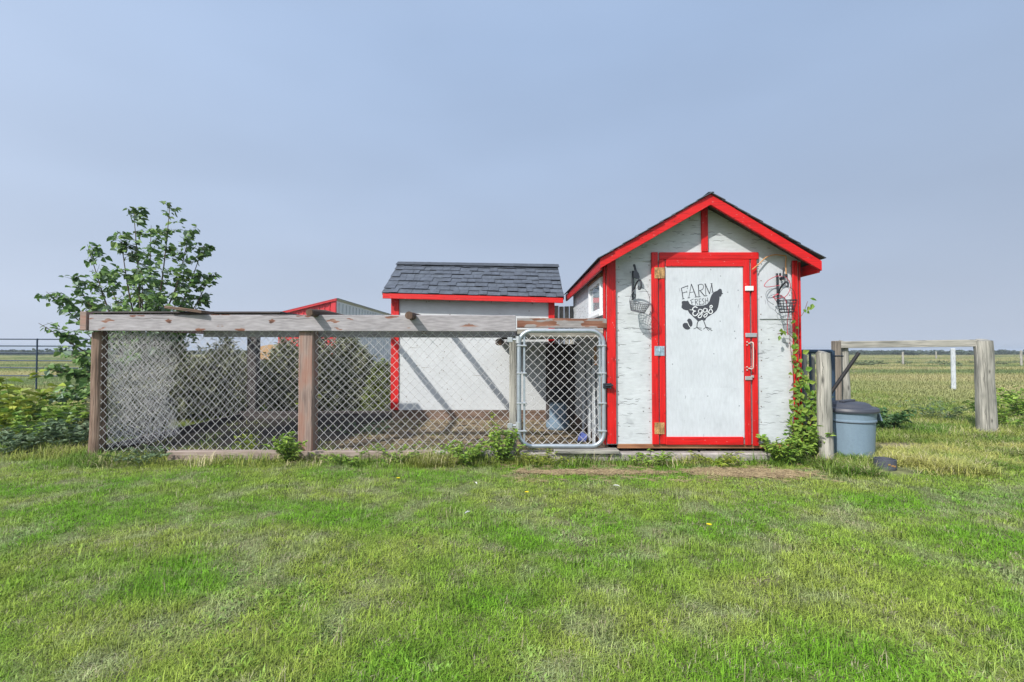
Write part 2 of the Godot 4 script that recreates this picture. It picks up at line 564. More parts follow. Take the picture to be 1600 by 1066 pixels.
func plank_part(called: String, a: Vector3, b: Vector3, hgt: float, thick: float, m: Material, parent: Node3D, label := "", up := Vector3.UP) -> MeshInstance3D:
	var s := Shape.new()
	plank(s, a, b, hgt, thick, up)
	return part(called, s, m, parent, label)

func tube_part(called: String, pts: Array, rad: Array, m: Material, parent: Node3D, sides := 10, label := "") -> MeshInstance3D:
	var s := Shape.new()
	s.tube(pts, rad, sides)
	return part(called, s, m, parent, label)

# a weathered log post: uneven radius, a slightly domed and cracked top
func log_post(s: Shape, foot: Vector3, top: Vector3, r: float) -> void:
	var pts := []
	var rad := []
	for k in 9:
		var f := k / 8.0
		pts.append(foot.lerp(top, f) + Vector3(rnd(-1, 1), 0, rnd(-1, 1)) * r * 0.05)
		rad.append(r * (1.06 - 0.1 * f + rnd(-0.03, 0.03)))
	pts.append(top + (top - foot).normalized() * r * 0.16)
	rad.append(r * 0.72)
	s.tube(pts, rad, 14, Color.WHITE, true, Vector2(rnd(0, 5), rnd(0, 5)))

# woven chain link: zigzag wires hooked into one another
func chain_link(o: Vector3, ux: Vector3, width: float, height: float, cell: float, wire: float, sag := 0.006) -> Shape:
	var s := Shape.new()
	var nn := ux.cross(Vector3.UP)
	var half := cell * 0.5
	var wires := int(ceil(width / half))
	var rows := int(floor(height / half))
	for i in wires:
		var pts := []
		for k in rows + 1:
			var x := minf((i + (k + i) % 2) * half, width)
			var bow := nz2.get_noise_2d(x * 40.0, k * 4.0) * sag * 3.0
			pts.append(o + ux * (x + nz.get_noise_2d(x * 90.0 + 7.0, k * 9.0) * sag) + Vector3.UP * (k * half + nz.get_noise_2d(x * 70.0, k * 8.0 + 50.0) * sag) + nn * (bow + (0.5 if (k + i) % 2 else -0.5) * wire))
		s.tube(pts, [wire * 0.5], 4, Color.WHITE, false)
	return s

# a flat stroke of lettering in pixel units of a print sheet
func stroke(s: Shape, pts: Array, wid: float, xf: Transform3D, smooth := false) -> void:
	var p: Array = curve(pts, 5) if smooth else pts
	var l := []
	var r := []
	for i in p.size():
		var d: Vector2 = (p[mini(i + 1, p.size() - 1)] - p[maxi(i - 1, 0)]).normalized()
		var nn := Vector2(-d.y, d.x) * wid * 0.5
		l.append(p[i] + nn)
		r.append(p[i] - nn)
	for i in p.size() - 1:
		var q := []
		for w in [l[i], l[i + 1], r[i + 1], r[i]]:
			q.append(xf * Vector3(w.x, w.y, 0))
		s.quad(q[0], q[1], q[2], q[3], xf.basis.z, Vector2.ZERO, Vector2.ZERO, Vector2.ZERO, Vector2.ZERO)

func tuft(count: int, radius: float, h0: float, h1: float, wid: float, lean: float, soft := 0.5) -> ArrayMesh:
	var s := Shape.new()
	for k in count:
		var a := rnd(0, TAU)
		var r := radius * sqrt(rng.randf())
		var b := rnd(0, TAU)
		var v := rnd(0.72, 1.25)
		s.blade(Vector3(cos(a) * r, -0.012, sin(a) * r), Vector3(cos(b), 0, sin(b)), rnd(h0, h1), rnd(0.1, lean), wid * rnd(0.7, 1.3), Color(v, v, v * rnd(0.8, 1.1)), soft)
	return s.mesh()

# a leafy weed: stems and their leaves
func weed(called: String, foot: Vector3, hgt: float, spread: float, stems: int, leaves: int, size: float, wide: float, cols: Array, label: String, category := "weed", group := "") -> Node3D:
	var o := thing(called, foot, label, category, group)
	var st := Shape.new()
	var lf := Shape.new()
	for k in stems:
		var a := rnd(0, TAU)
		var out := Vector3(cos(a), 0, sin(a))
		var h := hgt * rnd(0.55, 1.05)
		var root := foot + out * spread * 0.25 * rng.randf()
		var tip := root + out * spread * rnd(0.3, 1.0) + Vector3.UP * h
		var mid := root.lerp(tip, 0.5) + Vector3.UP * h * 0.12
		var line := curve([root, mid, tip], 4)
		st.tube(line, [0.004, 0.002], 4, Color(0.11, 0.16, 0.05), false)
		for j in leaves:
			var f := rnd(0.15, 1.0)
			var p: Vector3 = line[int(f * (line.size() - 1))].lerp(line[mini(int(f * (line.size() - 1)) + 1, line.size() - 1)], rng.randf())
			var b := rnd(0, TAU)
			var dir := Vector3(cos(b), rnd(-0.35, 0.6), sin(b)).normalized()
			var c: Color = mixc(cols[0], cols[1], rng.randf()) * rnd(0.8, 1.2)
			lf.leaf(p, dir, Vector3(rnd(-0.5, 0.5), 1, rnd(-0.2, 0.7)).normalized(), size * rnd(0.6, 1.25), size * wide * rnd(0.8, 1.2), c, rnd(0.1, 0.3))
	part("stems", st, M.leaf, o)
	part("leaves", lf, M.leaf, o, "", true)
	return o

# ---------------------------------------------------------------- the scene
func _ready() -> void:
	rng.seed = 20240
	nz.seed = 3; nz.frequency = 0.01; nz.fractal_octaves = 3
	nz2.seed = 9; nz2.frequency = 0.01; nz2.fractal_octaves = 2
	var cam := Camera3D.new()
	cam.name = "camera"
	cam.transform = Transform3D(cam_basis, EYE)
	cam.fov = rad_to_deg(2.0 * atan(533.0 / FPX))
	cam.near = 0.05
	cam.far = 5000.0
	add_child(cam)
	cam.current = true
	var to_sun := Vector3(-0.86, 1.1, 1.0).normalized()
	var env := Environment.new()
	env.background_mode = Environment.BG_SKY
	var sky := Sky.new()
	var pano := PanoramaSkyMaterial.new()
	pano.panorama = ImageTexture.create_from_image(hazy_sky(to_sun))
	sky.sky_material = pano
	env.sky = sky
	env.tonemap_mode = Environment.TONE_MAPPER_LINEAR
	env.tonemap_exposure = 1.3
	env.fog_enabled = true
	env.fog_density = 0.0011
	env.fog_light_color = Color(0.80, 0.85, 0.92)
	env.ambient_light_source = Environment.AMBIENT_SOURCE_SKY
	env.sdfgi_enabled = true
	env.ssao_enabled = true
	env.ssil_enabled = true
	var we := WorldEnvironment.new()
	we.name = "world_environment"
	we.environment = env
	add_child(we)
	var sun := DirectionalLight3D.new()
	sun.name = "sun"
	sun.light_energy = 1.2
	sun.light_color = Color(1.0, 0.972, 0.93)
	sun.light_angular_distance = 0.9
	sun.shadow_enabled = true
	sun.basis = Basis.looking_at(-to_sun)
	add_child(sun)
	make_materials()
	ground()
	coop()
	shed()
	run()
	gate()
	barn()
	right_side()
	left_side()
	bushes()
	poplar()
	weeds()
	lawn()
	meadow()

# thin smoke haze: pale towards the horizon and round the sun
func hazy_sky(to_sun: Vector3) -> Image:
	var w := 512
	var h := 256
	var im := Image.create(w, h, false, Image.FORMAT_RGBF)
	var wisps := noise(71, 1.6, 4)
	for y in h:
		var e := (0.5 - (y + 0.5) / h) * PI
		for x in w:
			var p := (x + 0.5) / w * TAU
			var d := Vector3(sin(p) * cos(e), sin(e), -cos(p) * cos(e))
			var up := maxf(d.y, 0.0)
			var c := mixc(Color(0.36, 0.43, 0.545), Color(0.275, 0.378, 0.562), pow(up, 0.7) * 1.5)
			c = mixc(c, Color(0.435, 0.485, 0.575), exp(-up * 5.5) * 0.8)
			var s := d.dot(to_sun)
			c *= 0.96 + 0.09 * clampf(-d.x * 0.9, -1.0, 1.0)
			c += Color(1.0, 0.97, 0.92) * (0.9 * exp((s - 1.0) * 9.0) + 0.42 * exp((s - 1.0) * 2.4))
			c *= 1.0 + 0.07 * wisps.get_noise_3d(d.x, d.y * 3.5, d.z)
			if d.y < 0.0:
				c = mixc(c, Color(0.10, 0.12, 0.05), clampf(-d.y * 30.0, 0.0, 1.0))
			im.set_pixel(x, y, c)
	return im

# ---------------------------------------------------------------- ground
func spot(x: float, z: float, cx: float, cz: float, rx: float, rz: float) -> float:
	var d := Vector2((x - cx) / rx, (z - cz) / rz).length() + nz.get_noise_2d(x * 120.0, z * 120.0) * 0.35
	return clampf((1.15 - d) * 3.0, 0.0, 1.0)

# how bare the lawn is: worn earth and straw before the door, and a few scalped spots
func bare(x: float, z: float) -> float:
	var b := spot(x, z, 0.68, -4.1, 0.72, 0.08) * 0.85
	b = maxf(b, spot(x, z, 2.1, -4.08, 0.5, 0.14) * 0.85)
	b = maxf(b, spot(x, z, 1.21, -2.18, 0.10, 0.05) * 0.8)
	b = maxf(b, spot(x, z, 4.3, -5.35, 0.55, 0.22) * 0.9)
	b = maxf(b, spot(x, z, -7.2, -9.5, 2.2, 0.8) * 0.8)
	return b

func in_run(x: float, z: float) -> bool:
	return x > -4.25 and x < 0.93 and z < -4.66 and z > -7.15

func ground() -> void:
	var xs := []
	var zs := []
	var x := -7.0
	while x <= 7.01:
		xs.append(x); x += 0.16
	for q in [8, 9.5, 12, 16, 22, 30, 45, 70, 110, 180, 300, 600, 1500]:
		xs.append(float(q)); xs.push_front(-float(q))
	var z := 2.0
	for q in [6, 15, 40, 120, 400, 1500]:
		zs.push_front(float(q))
	while z >= -9.0:
		zs.append(z); z -= 0.14
	for q in [10, 11.5, 13, 15, 18, 22, 27, 33, 40, 50, 62, 78, 100, 130, 180, 260, 400, 700, 1500]:
		zs.append(-float(q))
	var s := Shape.new()
	var band := noise(51, 0.02, 2)
	var col := func(px: float, pz: float) -> Color:
		if pz < -8.5 or px > 4.2 and pz < -6.6 or px < -5.0 and pz < -5.5:
			var d := -pz
			var k := band.get_noise_2d(px * (8.0 / maxf(d, 8.0)) * 2.0, d * 4.0 * 20.0 / maxf(d, 20.0))
			var c := mixc(Color(0.27, 0.30, 0.11), Color(0.40, 0.36, 0.18), k * 1.4 + 0.45)
			return mixc(c, Color(0.30, 0.22, 0.14), bare(px, pz))
		var c2 := mixc(Color(0.16, 0.21, 0.05), Color(0.24, 0.25, 0.11), 0.5 + nz.get_noise_2d(px * 80.0, pz * 80.0))
		return mixc(c2, Color(0.30, 0.235, 0.165), bare(px, pz))
	var hgt := func(px: float, pz: float) -> float:
		return rough(px, pz) if absf(px) < 7.05 and pz > -9.0 and pz < 2.0 else 0.0
	for i in xs.size() - 1:
		for k in zs.size() - 1:
			var p := []
			var cs := []
			for e in [[i, k], [i + 1, k], [i + 1, k + 1], [i, k + 1]]:
				var px: float = xs[e[0]]
				var pz: float = zs[e[1]]
				p.append(Vector3(px, hgt.call(px, pz), pz))
				cs.append(col.call(px, pz))
			for tr in [[0, 1, 2], [0, 2, 3]]:
				for j in [tr[0], tr[2], tr[1]] if (p[tr[1]] - p[tr[0]]).cross(p[tr[2]] - p[tr[0]]).y > 0.0 else tr:
					s.v.append(p[j]); s.n.append(Vector3.UP); s.t.append(Vector2(p[j].x, p[j].z)); s.c.append(cs[j])
	var g := part("ground", s, M.ground, self)
	metas(g, "flat prairie ground under the lawn, run and meadow reaching the horizon", "ground", "", "structure")
	# trampled earth of the run
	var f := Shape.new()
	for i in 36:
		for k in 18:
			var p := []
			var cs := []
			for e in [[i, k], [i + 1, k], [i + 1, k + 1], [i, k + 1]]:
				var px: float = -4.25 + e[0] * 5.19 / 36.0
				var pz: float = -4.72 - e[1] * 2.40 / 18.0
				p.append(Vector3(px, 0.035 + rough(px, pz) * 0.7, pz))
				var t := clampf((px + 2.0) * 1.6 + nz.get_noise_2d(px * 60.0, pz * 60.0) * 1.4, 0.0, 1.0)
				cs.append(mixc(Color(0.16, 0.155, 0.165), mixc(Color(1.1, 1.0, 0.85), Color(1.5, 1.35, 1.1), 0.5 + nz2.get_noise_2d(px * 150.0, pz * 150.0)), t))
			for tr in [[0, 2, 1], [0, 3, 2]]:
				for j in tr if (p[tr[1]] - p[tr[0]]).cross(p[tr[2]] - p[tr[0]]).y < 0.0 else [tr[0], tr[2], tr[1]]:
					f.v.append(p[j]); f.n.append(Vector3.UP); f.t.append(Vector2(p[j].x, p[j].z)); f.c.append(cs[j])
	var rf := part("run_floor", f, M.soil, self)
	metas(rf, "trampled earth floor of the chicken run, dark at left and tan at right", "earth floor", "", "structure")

# ---------------------------------------------------------------- the coop with the hen on its door
const DC := 4.59
const CX := 1.93

func coop() -> void:
	var o := thing("chicken_coop", Vector3(CX, 0, -5.8), "white chicken coop with red trim, gabled roof and a hen painted on its door", "chicken coop")
	var s := Shape.new()
	# walls
	var fp := Transform3D(Basis(), Vector3(0, 0, -DC - 0.012))
	var y0 := 0.155
	var y1 := 2.02
	var L := CX - 0.975
	var R := CX + 0.975
	s.box(Vector3(R - L, y1 - y0, 0.012), Transform3D(Basis(), Vector3(CX, (y0 + y1) / 2, -DC - 0.018)), 0.002, Color.WHITE, Vector2(0.2, 0.95), 0)
	part("front_wall", s, M.white_ply, o)
	s = Shape.new()
	s.plate(PackedVector2Array([Vector2(CX - 0.97, 2.012), Vector2(CX + 1.0, 1.998), Vector2(CX + 1.0, 2.005), Vector2(CX, 2.575), Vector2(CX - 0.97, 2.02)]), Transform3D(Basis(), Vector3(0, 0, -DC - 0.002)), 0.010, Color(0.96, 0.965, 0.96), Vector2(0.4, 0.3))
	part("gable_panel", s, M.white_ply, o)
	# upper sheet right of the door ends in a joint
	s = Shape.new()
	slab(s, 1186.5, 409, 1237, 498.5, DC, 0.006, 0.001)
	part("wall_sheet", s, M.white_door, o)
	# nail heads along the edges of the sheets
	s = Shape.new()
	for x in [966.5, 1014.5, 1189.5, 1234.0]:
		for k in 12:
			var q := at(x + rnd(-0.8, 0.8), 415.0 + k * 24.5 + rnd(-3, 3), DC + 0.012 - (0.012 if x > 1180.0 and k < 4 else 0.0))
			s.tube([q, q + Vector3(0, 0, 0.003)], [0.0055], 6)
	part("nail_heads", s, M.log, o, "", true)
	# side and back walls, the left one with an opening for its window
	s = Shape.new()
	var zb := -7.07
	var zf := -DC - 0.024
	for r in [[zf, -4.80, y0, 1.97], [-5.55, zb, y0, 1.97], [-4.80, -5.55, y0, 1.50], [-4.80, -5.55, 1.88, 1.97]]:
		s.box(Vector3(0.014, r[3] - r[2], absf(r[1] - r[0])), Transform3D(Basis(), Vector3(L + 0.007, (r[2] + r[3]) / 2, (r[0] + r[1]) / 2)), 0.001, Color.WHITE, Vector2(0.3, 0.9), 2)
	part("side_wall", s, M.white_ply, o)
	s = Shape.new()
	s.box(Vector3(0.014, 1.97 - y0, absf(zb - zf)), Transform3D(Basis(), Vector3(R - 0.007, (y0 + 1.97) / 2, (zb + zf) / 2)), 0.001, Color.WHITE, Vector2.ZERO, 2)
	part("side_wall", s, M.white_ply, o)
	s = Shape.new()
	s.plate(PackedVector2Array([Vector2(L, y0), Vector2(R, y0), Vector2(R, 1.97), Vector2(CX, 2.53), Vector2(L, 1.97)]), Transform3D(Basis(), Vector3(0, 0, zb)), 0.012)
	part("back_wall", s, M.white_ply, o)
	s = Shape.new()
	s.box(Vector3(R - L - 0.03, 0.02, absf(zb - zf) - 0.02), Transform3D(Basis(), Vector3(CX, y0 + 0.02, (zb + zf) / 2)), 0.002)
	part("floor_deck", s, M.tan_wood, o)
	slab_part("rim_board", 965, 693.5, 1251, 701, DC + 0.01, 0.04, M.tan_wood, o, "bare brown rim board under the front wall")
	for q in [0.2, 1.0, 1.75]:
		s = Shape.new()
		s.box(Vector3(0.09, 0.1, 2.3), Transform3D(Basis(), Vector3(L + q, 0.055, -5.85)), 0.006)
		part("skid", s, M.dark_wood, o)
	s = Shape.new()
	s.box(Vector3(0.03, 0.13, 2.4), Transform3D(Basis(), Vector3(L + 0.005, 0.09, -5.83)), 0.004)
	part("rim_board", s, M.log, o)
	# red corner boards, each a pair at a right angle
	for c in [[948.0, 963.5, 404.5, L - 0.02], [1238.5, 1250.5, 407.0, R + 0.005]]:
		s = Shape.new()
		slab(s, c[0], c[2], c[1], 694, DC - 0.02, 0.02)
		part("corner_board", s, M.red, o)
		s = Shape.new()
		s.box(Vector3(0.016, 1.845, 0.075), Transform3D(Basis(), Vector3(c[3] + 0.006, 0.155 + 0.9225, -DC - 0.039)), 0.003, Color.WHITE, Vector2(rnd(0, 4), 0), 1)
		part("corner_board", s, M.red, o)
	slab_part("gable_batten", 1096, 318, 1107, 393.5, DC - 0.022, 0.02, M.red, o)
	# roof
	var zr0 := -4.38
	var zr1 := -7.26
	for sd in [-1.0, 1.0]:
		var slope := atan2(0.63, 1.074)
		var run_len := 1.074 / cos(slope)
		var bas := Basis(Vector3(0, 0, 1), -sd * slope)
		var mid := Vector3(CX + sd * 0.537, 2.607 - 0.315 - 0.012, (zr0 + zr1) / 2)
		s = Shape.new()
		s.box(Vector3(run_len - 0.01, 0.018, absf(zr1 - zr0) - 0.06), Transform3D(bas, mid), 0.001)
		var deck := part("roof_deck", s, M.dark_wood, o)
		var courses := 9
		for k in courses:
			var f := (k + 0.5) / courses
			var sh := Shape.new()
			var tilt := Basis(Vector3(0, 0, 1), -sd * (slope - 0.045))
			var e := 1.074 + 0.012
			var cen := Vector3(CX + sd * e * f, 2.632 - 0.635 * f, (zr0 + zr1) / 2 + 0.012)
			sh.box(Vector3(run_len / courses + 0.03, 0.009, absf(zr1 - zr0) + rnd(-0.01, 0.02)), Transform3D(tilt, cen), 0.002, Color(1, 1, 1) * rnd(0.8, 1.1), Vector2(rnd(0, 3), rnd(0, 3)))
			part("shingle_course", sh, M.shingle, deck)
		# the red rake board
		s = Shape.new()
		var e0: float = CX + sd * (1.074 if sd < 0 else 1.07)
		var drop := 0.005 if sd < 0 else 0.03
		s.plate(PackedVector2Array([Vector2(CX, 2.622), Vector2(e0, 1.998 - drop), Vector2(e0, 1.905 - drop), Vector2(CX, 2.519)]), Transform3D(Basis(), Vector3(0, 0, zr0 - 0.008)), 0.028, Color.WHITE, Vector2(rnd(0, 4), rnd(0, 4)))
		part("rake_board", s, M.red, o)
		s = Shape.new()
		s.plate(PackedVector2Array([Vector2(CX, 2.622), Vector2(e0, 1.998 - drop), Vector2(e0, 1.905 - drop), Vector2(CX, 2.519)]), Transform3D(Basis(), Vector3(0, 0, zr1 + 0.03)), 0.02)
		part("rake_board", s, M.red, o)
		# the red board along the eave
		s = Shape.new()
		s.box(Vector3(0.022, 0.10, absf(zr1 - zr0) - 0.075), Transform3D(Basis(), Vector3(CX + sd * 1.062, 1.940 - drop, (zr0 + zr1) / 2)), 0.003, Color(0.72, 0.8, 0.8) if sd < 0 else Color.WHITE, Vector2(1, 1), 2)
		part("eave_board", s, M.red, o, "faded red board along the eave" if sd < 0 else "")
	s = Shape.new()
	s.box(Vector3(0.06, 0.010, 2.9), Transform3D(Basis(), Vector3(CX, 2.634, (zr0 + zr1) / 2)), 0.003)
	part("ridge_cap", s, M.shingle, o)
	for k in 6:
		s = Shape.new()
		s.box(Vector3(0.09, 0.05, 0.04), Transform3D(Basis(Vector3(0, 0, 1), 0.5), Vector3(L - 0.035, 1.965, -4.85 - k * 0.4)), 0.002)
		part("rafter_tail", s, M.dark_wood, o)
	coop_window(o, L)
	coop_door(o)
	# lean things on the run side of the wall are built in run()

func coop_window(o: Node3D, L: float) -> void:
	var w := Shape.new()
	var z0 := -4.80
	var z1 := -5.55
	var a := 1.50
	var b := 1.88
	for r in [[a, a + 0.05, z0, z1], [b - 0.05, b, z0, z1]]:
		w.box(Vector3(0.03, r[1] - r[0], absf(r[3] - r[2])), Transform3D(Basis(), Vector3(L - 0.008, (r[0] + r[1]) / 2, (r[2] + r[3]) / 2)), 0.004)
	for r in [z0 - 0.025, z1 + 0.025]:
		w.box(Vector3(0.03, b - a - 0.1, 0.05), Transform3D(Basis(), Vector3(L - 0.008, (a + b) / 2, r)), 0.004)
	var wn := part("window", w, M.white_frame, o, "small white framed window under the eave")
	var p := Shape.new()
	p.box(Vector3(0.004, b - a - 0.1, absf(z1 - z0) - 0.1), Transform3D(Basis(), Vector3(L + 0.004, (a + b) / 2, (z0 + z1) / 2)), 0.0005)
	part("pane", p, M.glass, wn)
	p = Shape.new()
	p.box(Vector3(0.035, 0.035, absf(z1 - z0) + 0.06), Transform3D(Basis(), Vector3(L - 0.012, b + 0.02, (z0 + z1) / 2)), 0.004)
	part("header", p, M.tan_wood, wn)
	p = Shape.new()
	p.box(Vector3(0.05, 0.03, absf(z1 - z0) + 0.1), Transform3D(Basis(Vector3(0, 0, 1), 0.3), Vector3(L - 0.02, a - 0.018, (z0 + z1) / 2)), 0.004)
	part("sill", p, M.white_frame, wn)

func coop_door(o: Node3D) -> void:
	# the frame nailed round the opening
	var fr := slab_part("door_frame", 1018, 394, 1030.2, 695, DC - 0.022, 0.022, M.red, o)
	slab_part("jamb", 1174.4, 405.2, 1186, 697, DC - 0.022, 0.022, M.red, fr)
	slab_part("head", 1030.4, 394.2, 1186, 405, DC - 0.022, 0.022, M.red, fr)
	# the door
	var dd := DC - 0.014
	var door := slab_part("door", 1040, 416, 1164, 685, dd + 0.008, 0.014, M.white_door, o, "white door panel bearing a dark painted hen")
	slab_part("stile", 1030.0, 405.3, 1041, 694.5, dd - 0.006, 0.02, M.red, door)
	slab_part("stile", 1162.2, 405.3, 1174.6, 696, dd - 0.006, 0.02, M.red, door)
	slab_part("top_rail", 1040.8, 405.0, 1162.4, 416.5, dd - 0.006, 0.02, M.red, door)
	slab_part("bottom_rail", 1040.8, 683, 1162.4, 695.5, dd - 0.006, 0.02, M.red, door)
	# hinges: two leaves, a knuckle and screw heads
	for h in [[418.0, 435.0, M.brass, "rust speckled brass hinge"], [541.0, 556.0, M.hinge_blue, "galvanised middle hinge"], [660.5, 678.5, M.brass, "rust speckled lower hinge"]]:
		var s := Shape.new()
		slab(s, 1022.8, h[0], 1029.9, h[1], DC - 0.026, 0.004, 0.001)
		slab(s, 1030.9, h[0], 1038.6, h[1], DC - 0.026, 0.004, 0.001)
		var t0 := at(1030.4, h[0], DC - 0.028)
		s.tube([t0, at(1030.4, h[1], DC - 0.028)], [0.006], 8)
		for x in [1024.7, 1028.0, 1033.0, 1036.4]:
			for f in [0.2, 0.5, 0.8]:
				var q := at(x + rnd(-0.5, 0.5), lerpf(h[0], h[1], f), DC - 0.026)
				s.tube([q, q + Vector3(0, 0, 0.0025)], [0.004], 6)
		part("hinge", s, h[2], door, h[3])
	var s := Shape.new()
	slab(s, 1165, 447, 1178, 454.5, DC - 0.036, 0.012, 0.003)
	part("turn_button", s, M.white_frame, door)
	s = Shape.new()
	slab(s, 1165.5, 520.5, 1183, 527, DC - 0.034, 0.012, 0.003)
	part("hasp", s, M.galv, door)
	s = Shape.new()
	slab(s, 1165, 588, 1176, 594, DC - 0.034, 0.010, 0.002)
	slab(s, 1174, 586.5, 1178.5, 590.5, DC - 0.040, 0.008, 0.002)
	part("catch", s, M.silver, door)
	# pull handle: bar standing off two scrolled ends
	s = Shape.new()
	s.tube(curve([at(1171, 537, DC - 0.03), at(1176.5, 535.5, DC - 0.075), at(1177.2, 545, DC - 0.08), at(1177.2, 568, DC - 0.08), at(1176.5, 576, DC - 0.075), at(1171, 576, DC - 0.03)], 5), [0.0055], 8)
	for y in [537.0, 576.0]:
		for e in [[0.0, 0.0, 0.010], [-3.4, -2.4, 0.007], [-3.4, 2.4, 0.007], [3.0, -2.4, 0.006], [3.0, 2.4, 0.006]]:
			var q := at(1170.5 + e[0], y + e[1], DC - 0.021)
			s.tube([q, q + Vector3(0, 0, 0.008), q + Vector3(0, 0, 0.012)], [e[2], e[2], e[2] * 0.6], 8)
	part("handle", s, M.cream, door)
	hen_print(door, dd + 0.008)

# the painted hen: coordinates are tenths of a pixel on the panel
func hen_print(door: Node3D, depth: float) -> void:
	var k := 1.0 / 9.69
	var o := at(1050, 420, depth)
	var px := at(1060, 420, depth).x - o.x
	var sc := px * k / 10.0
	var lay := func(z: float) -> Transform3D:
		return Transform3D(Basis(Vector3(sc, 0, 0), Vector3(0, -sc, 0), Vector3(0, 0, 1)), o + Vector3(0, 0, z))
	var hen := PackedVector2Array()
	for p in [[700, 318], [712, 304], [724, 309], [736, 303], [750, 318], [756, 345], [752, 362], [772, 378], [757, 388], [748, 386], [746, 405], [735, 421], [722, 428], [712, 420], [717, 440], [712, 480], [702, 540], [690, 590], [672, 630], [640, 662], [600, 690], [560, 715], [520, 740], [506, 760], [500, 780], [480, 790], [462, 780], [440, 778], [420, 790], [395, 797], [378, 792], [360, 770], [330, 745], [300, 712], [278, 695], [262, 680], [245, 655], [236, 632], [214, 632], [190, 626], [160, 612], [139, 590], [143, 560], [150, 538], [141, 518], [150, 495], [175, 487], [205, 491], [236, 484], [250, 505], [262, 530], [285, 549], [330, 558], [400, 562], [470, 557], [520, 540], [550, 514], [566, 485], [578, 440], [596, 400], [620, 366], [650, 346], [680, 336]]:
		hen.append(Vector2(p[0], p[1]))
	var s := Shape.new()
	s.plate(hen, lay.call(0.0010), 0.0)
	for l in [[[395, 788], [376, 830], [369, 892], 13], [[367, 886], [345, 903], [318, 912], 8], [[368, 890], [400, 915], [442, 935], 9], [[370, 888], [405, 898], [440, 899], 8], [[470, 782], [490, 838], [507, 888], 13], [[505, 882], [486, 902], [464, 916], 8], [[508, 884], [555, 915], [602, 938], 9], [[508, 882], [550, 896], [588, 906], 8], [[506, 886], [526, 915], [548, 940], 8]]:
		var pts := []
		for j in 3:
			pts.append(Vector2(l[j][0], l[j][1]))
		stroke(s, pts, l[3], lay.call(0.0011 + s.v.size() * 1e-6), true)
	part("hen_print", s, M.print, door)
	s = Shape.new()
	for e in [[263.0, 818.0, 40.0, 64.0, -0.22], [212.0, 872.0, 62.0, 46.0, 0.55]]:
		var ell := PackedVector2Array()
		for i in 24:
			var a := TAU * i / 24
			ell.append(Vector2(e[0], e[1]) + Vector2(cos(a) * e[2], sin(a) * e[3]).rotated(e[4]))
		s.plate(ell, lay.call(0.0010 if e[0] > 230.0 else 0.0018), 0.0)
	part("egg_print", s, M.print, door)
	s = Shape.new()
	stroke(s, [Vector2(226, 800), Vector2(238, 840), Vector2(262, 880), Vector2(285, 893)], 9.0, lay.call(0.0024), true)
	part("egg_outline", s, M.print_white, door)
	var words := {
		"farm_lettering": [[[140, 292, 165, 456], 13], [[150, 463, 187, 452], 9], [[134, 298, 242, 257], 11], [[241, 254, 233, 281], 8], [[156, 369, 222, 350], 9], [[221, 334, 223, 368], 7],
			[[291, 232, 250, 440], 8], [[290, 230, 362, 430], 14], [[264, 362, 337, 351], 8], [[232, 443, 272, 439], 8], [[340, 433, 386, 424], 9],
			[[397, 243, 406, 425], 13], [[385, 250, 440, 234, 472, 258, 468, 300, 440, 324, 404, 334], 9, 1], [[420, 331, 492, 417], 13], [[386, 429, 428, 424], 8],
			[[502, 232, 509, 412], 8], [[500, 232, 566, 382], 14], [[566, 382, 600, 226], 8], [[598, 226, 613, 356], 13], [[486, 233, 512, 229], 8], [[492, 414, 532, 407], 8], [[582, 228, 610, 222], 8], [[596, 360, 628, 352], 8]],
		"fresh_lettering": [[[281, 474, 301, 548], 9], [[270, 482, 326, 458], 7], [[291, 513, 318, 505], 6], [[345, 464, 353, 546], 9], [[338, 466, 375, 464, 382, 488, 353, 506], 7, 1], [[360, 505, 390, 546], 8],
			[[405, 458, 411, 548], 8], [[404, 461, 437, 455], 7], [[408, 502, 433, 498], 6], [[410, 548, 441, 542], 7], [[480, 456, 459, 459, 455, 480, 477, 500, 481, 524, 464, 540, 447, 533], 8, 1],
			[[500, 448, 506, 534], 8], [[533, 440, 541, 516], 8], [[502, 490, 538, 476], 6]],
		"eggs_lettering": [[[380, 594, 350, 577, 318, 590, 307, 618, 328, 640, 356, 643], 14, 1], [[350, 641, 319, 655, 311, 690, 335, 712, 365, 705, 390, 676], 14, 1], [[262, 620, 290, 626, 312, 612], 7, 1],
			[[446, 626, 416, 615, 394, 640, 405, 671, 435, 670, 450, 640], 11, 1], [[451, 622, 450, 690, 430, 736, 400, 742, 389, 720, 420, 694, 466, 668], 12, 1],
			[[521, 612, 491, 600, 469, 625, 478, 656, 508, 654, 525, 626], 11, 1], [[526, 606, 530, 670, 515, 718, 487, 735, 475, 712, 505, 686, 548, 655], 12, 1],
			[[545, 658, 575, 610, 604, 578, 592, 556, 570, 568, 575, 600, 605, 640, 598, 670, 573, 680, 548, 662], 13, 1]]}
	for w in words:
		s = Shape.new()
		var z := 0.0012 if w != "eggs_lettering" else 0.0020
		for q in words[w]:
			var pts := []
			for j in range(0, q[0].size(), 2):
				pts.append(Vector2(q[0][j], q[0][j + 1]))
			z += 0.00004
			stroke(s, pts, q[1], lay.call(z), q.size() > 2)
		part(w, s, M.print_white if w == "eggs_lettering" else M.print, door)

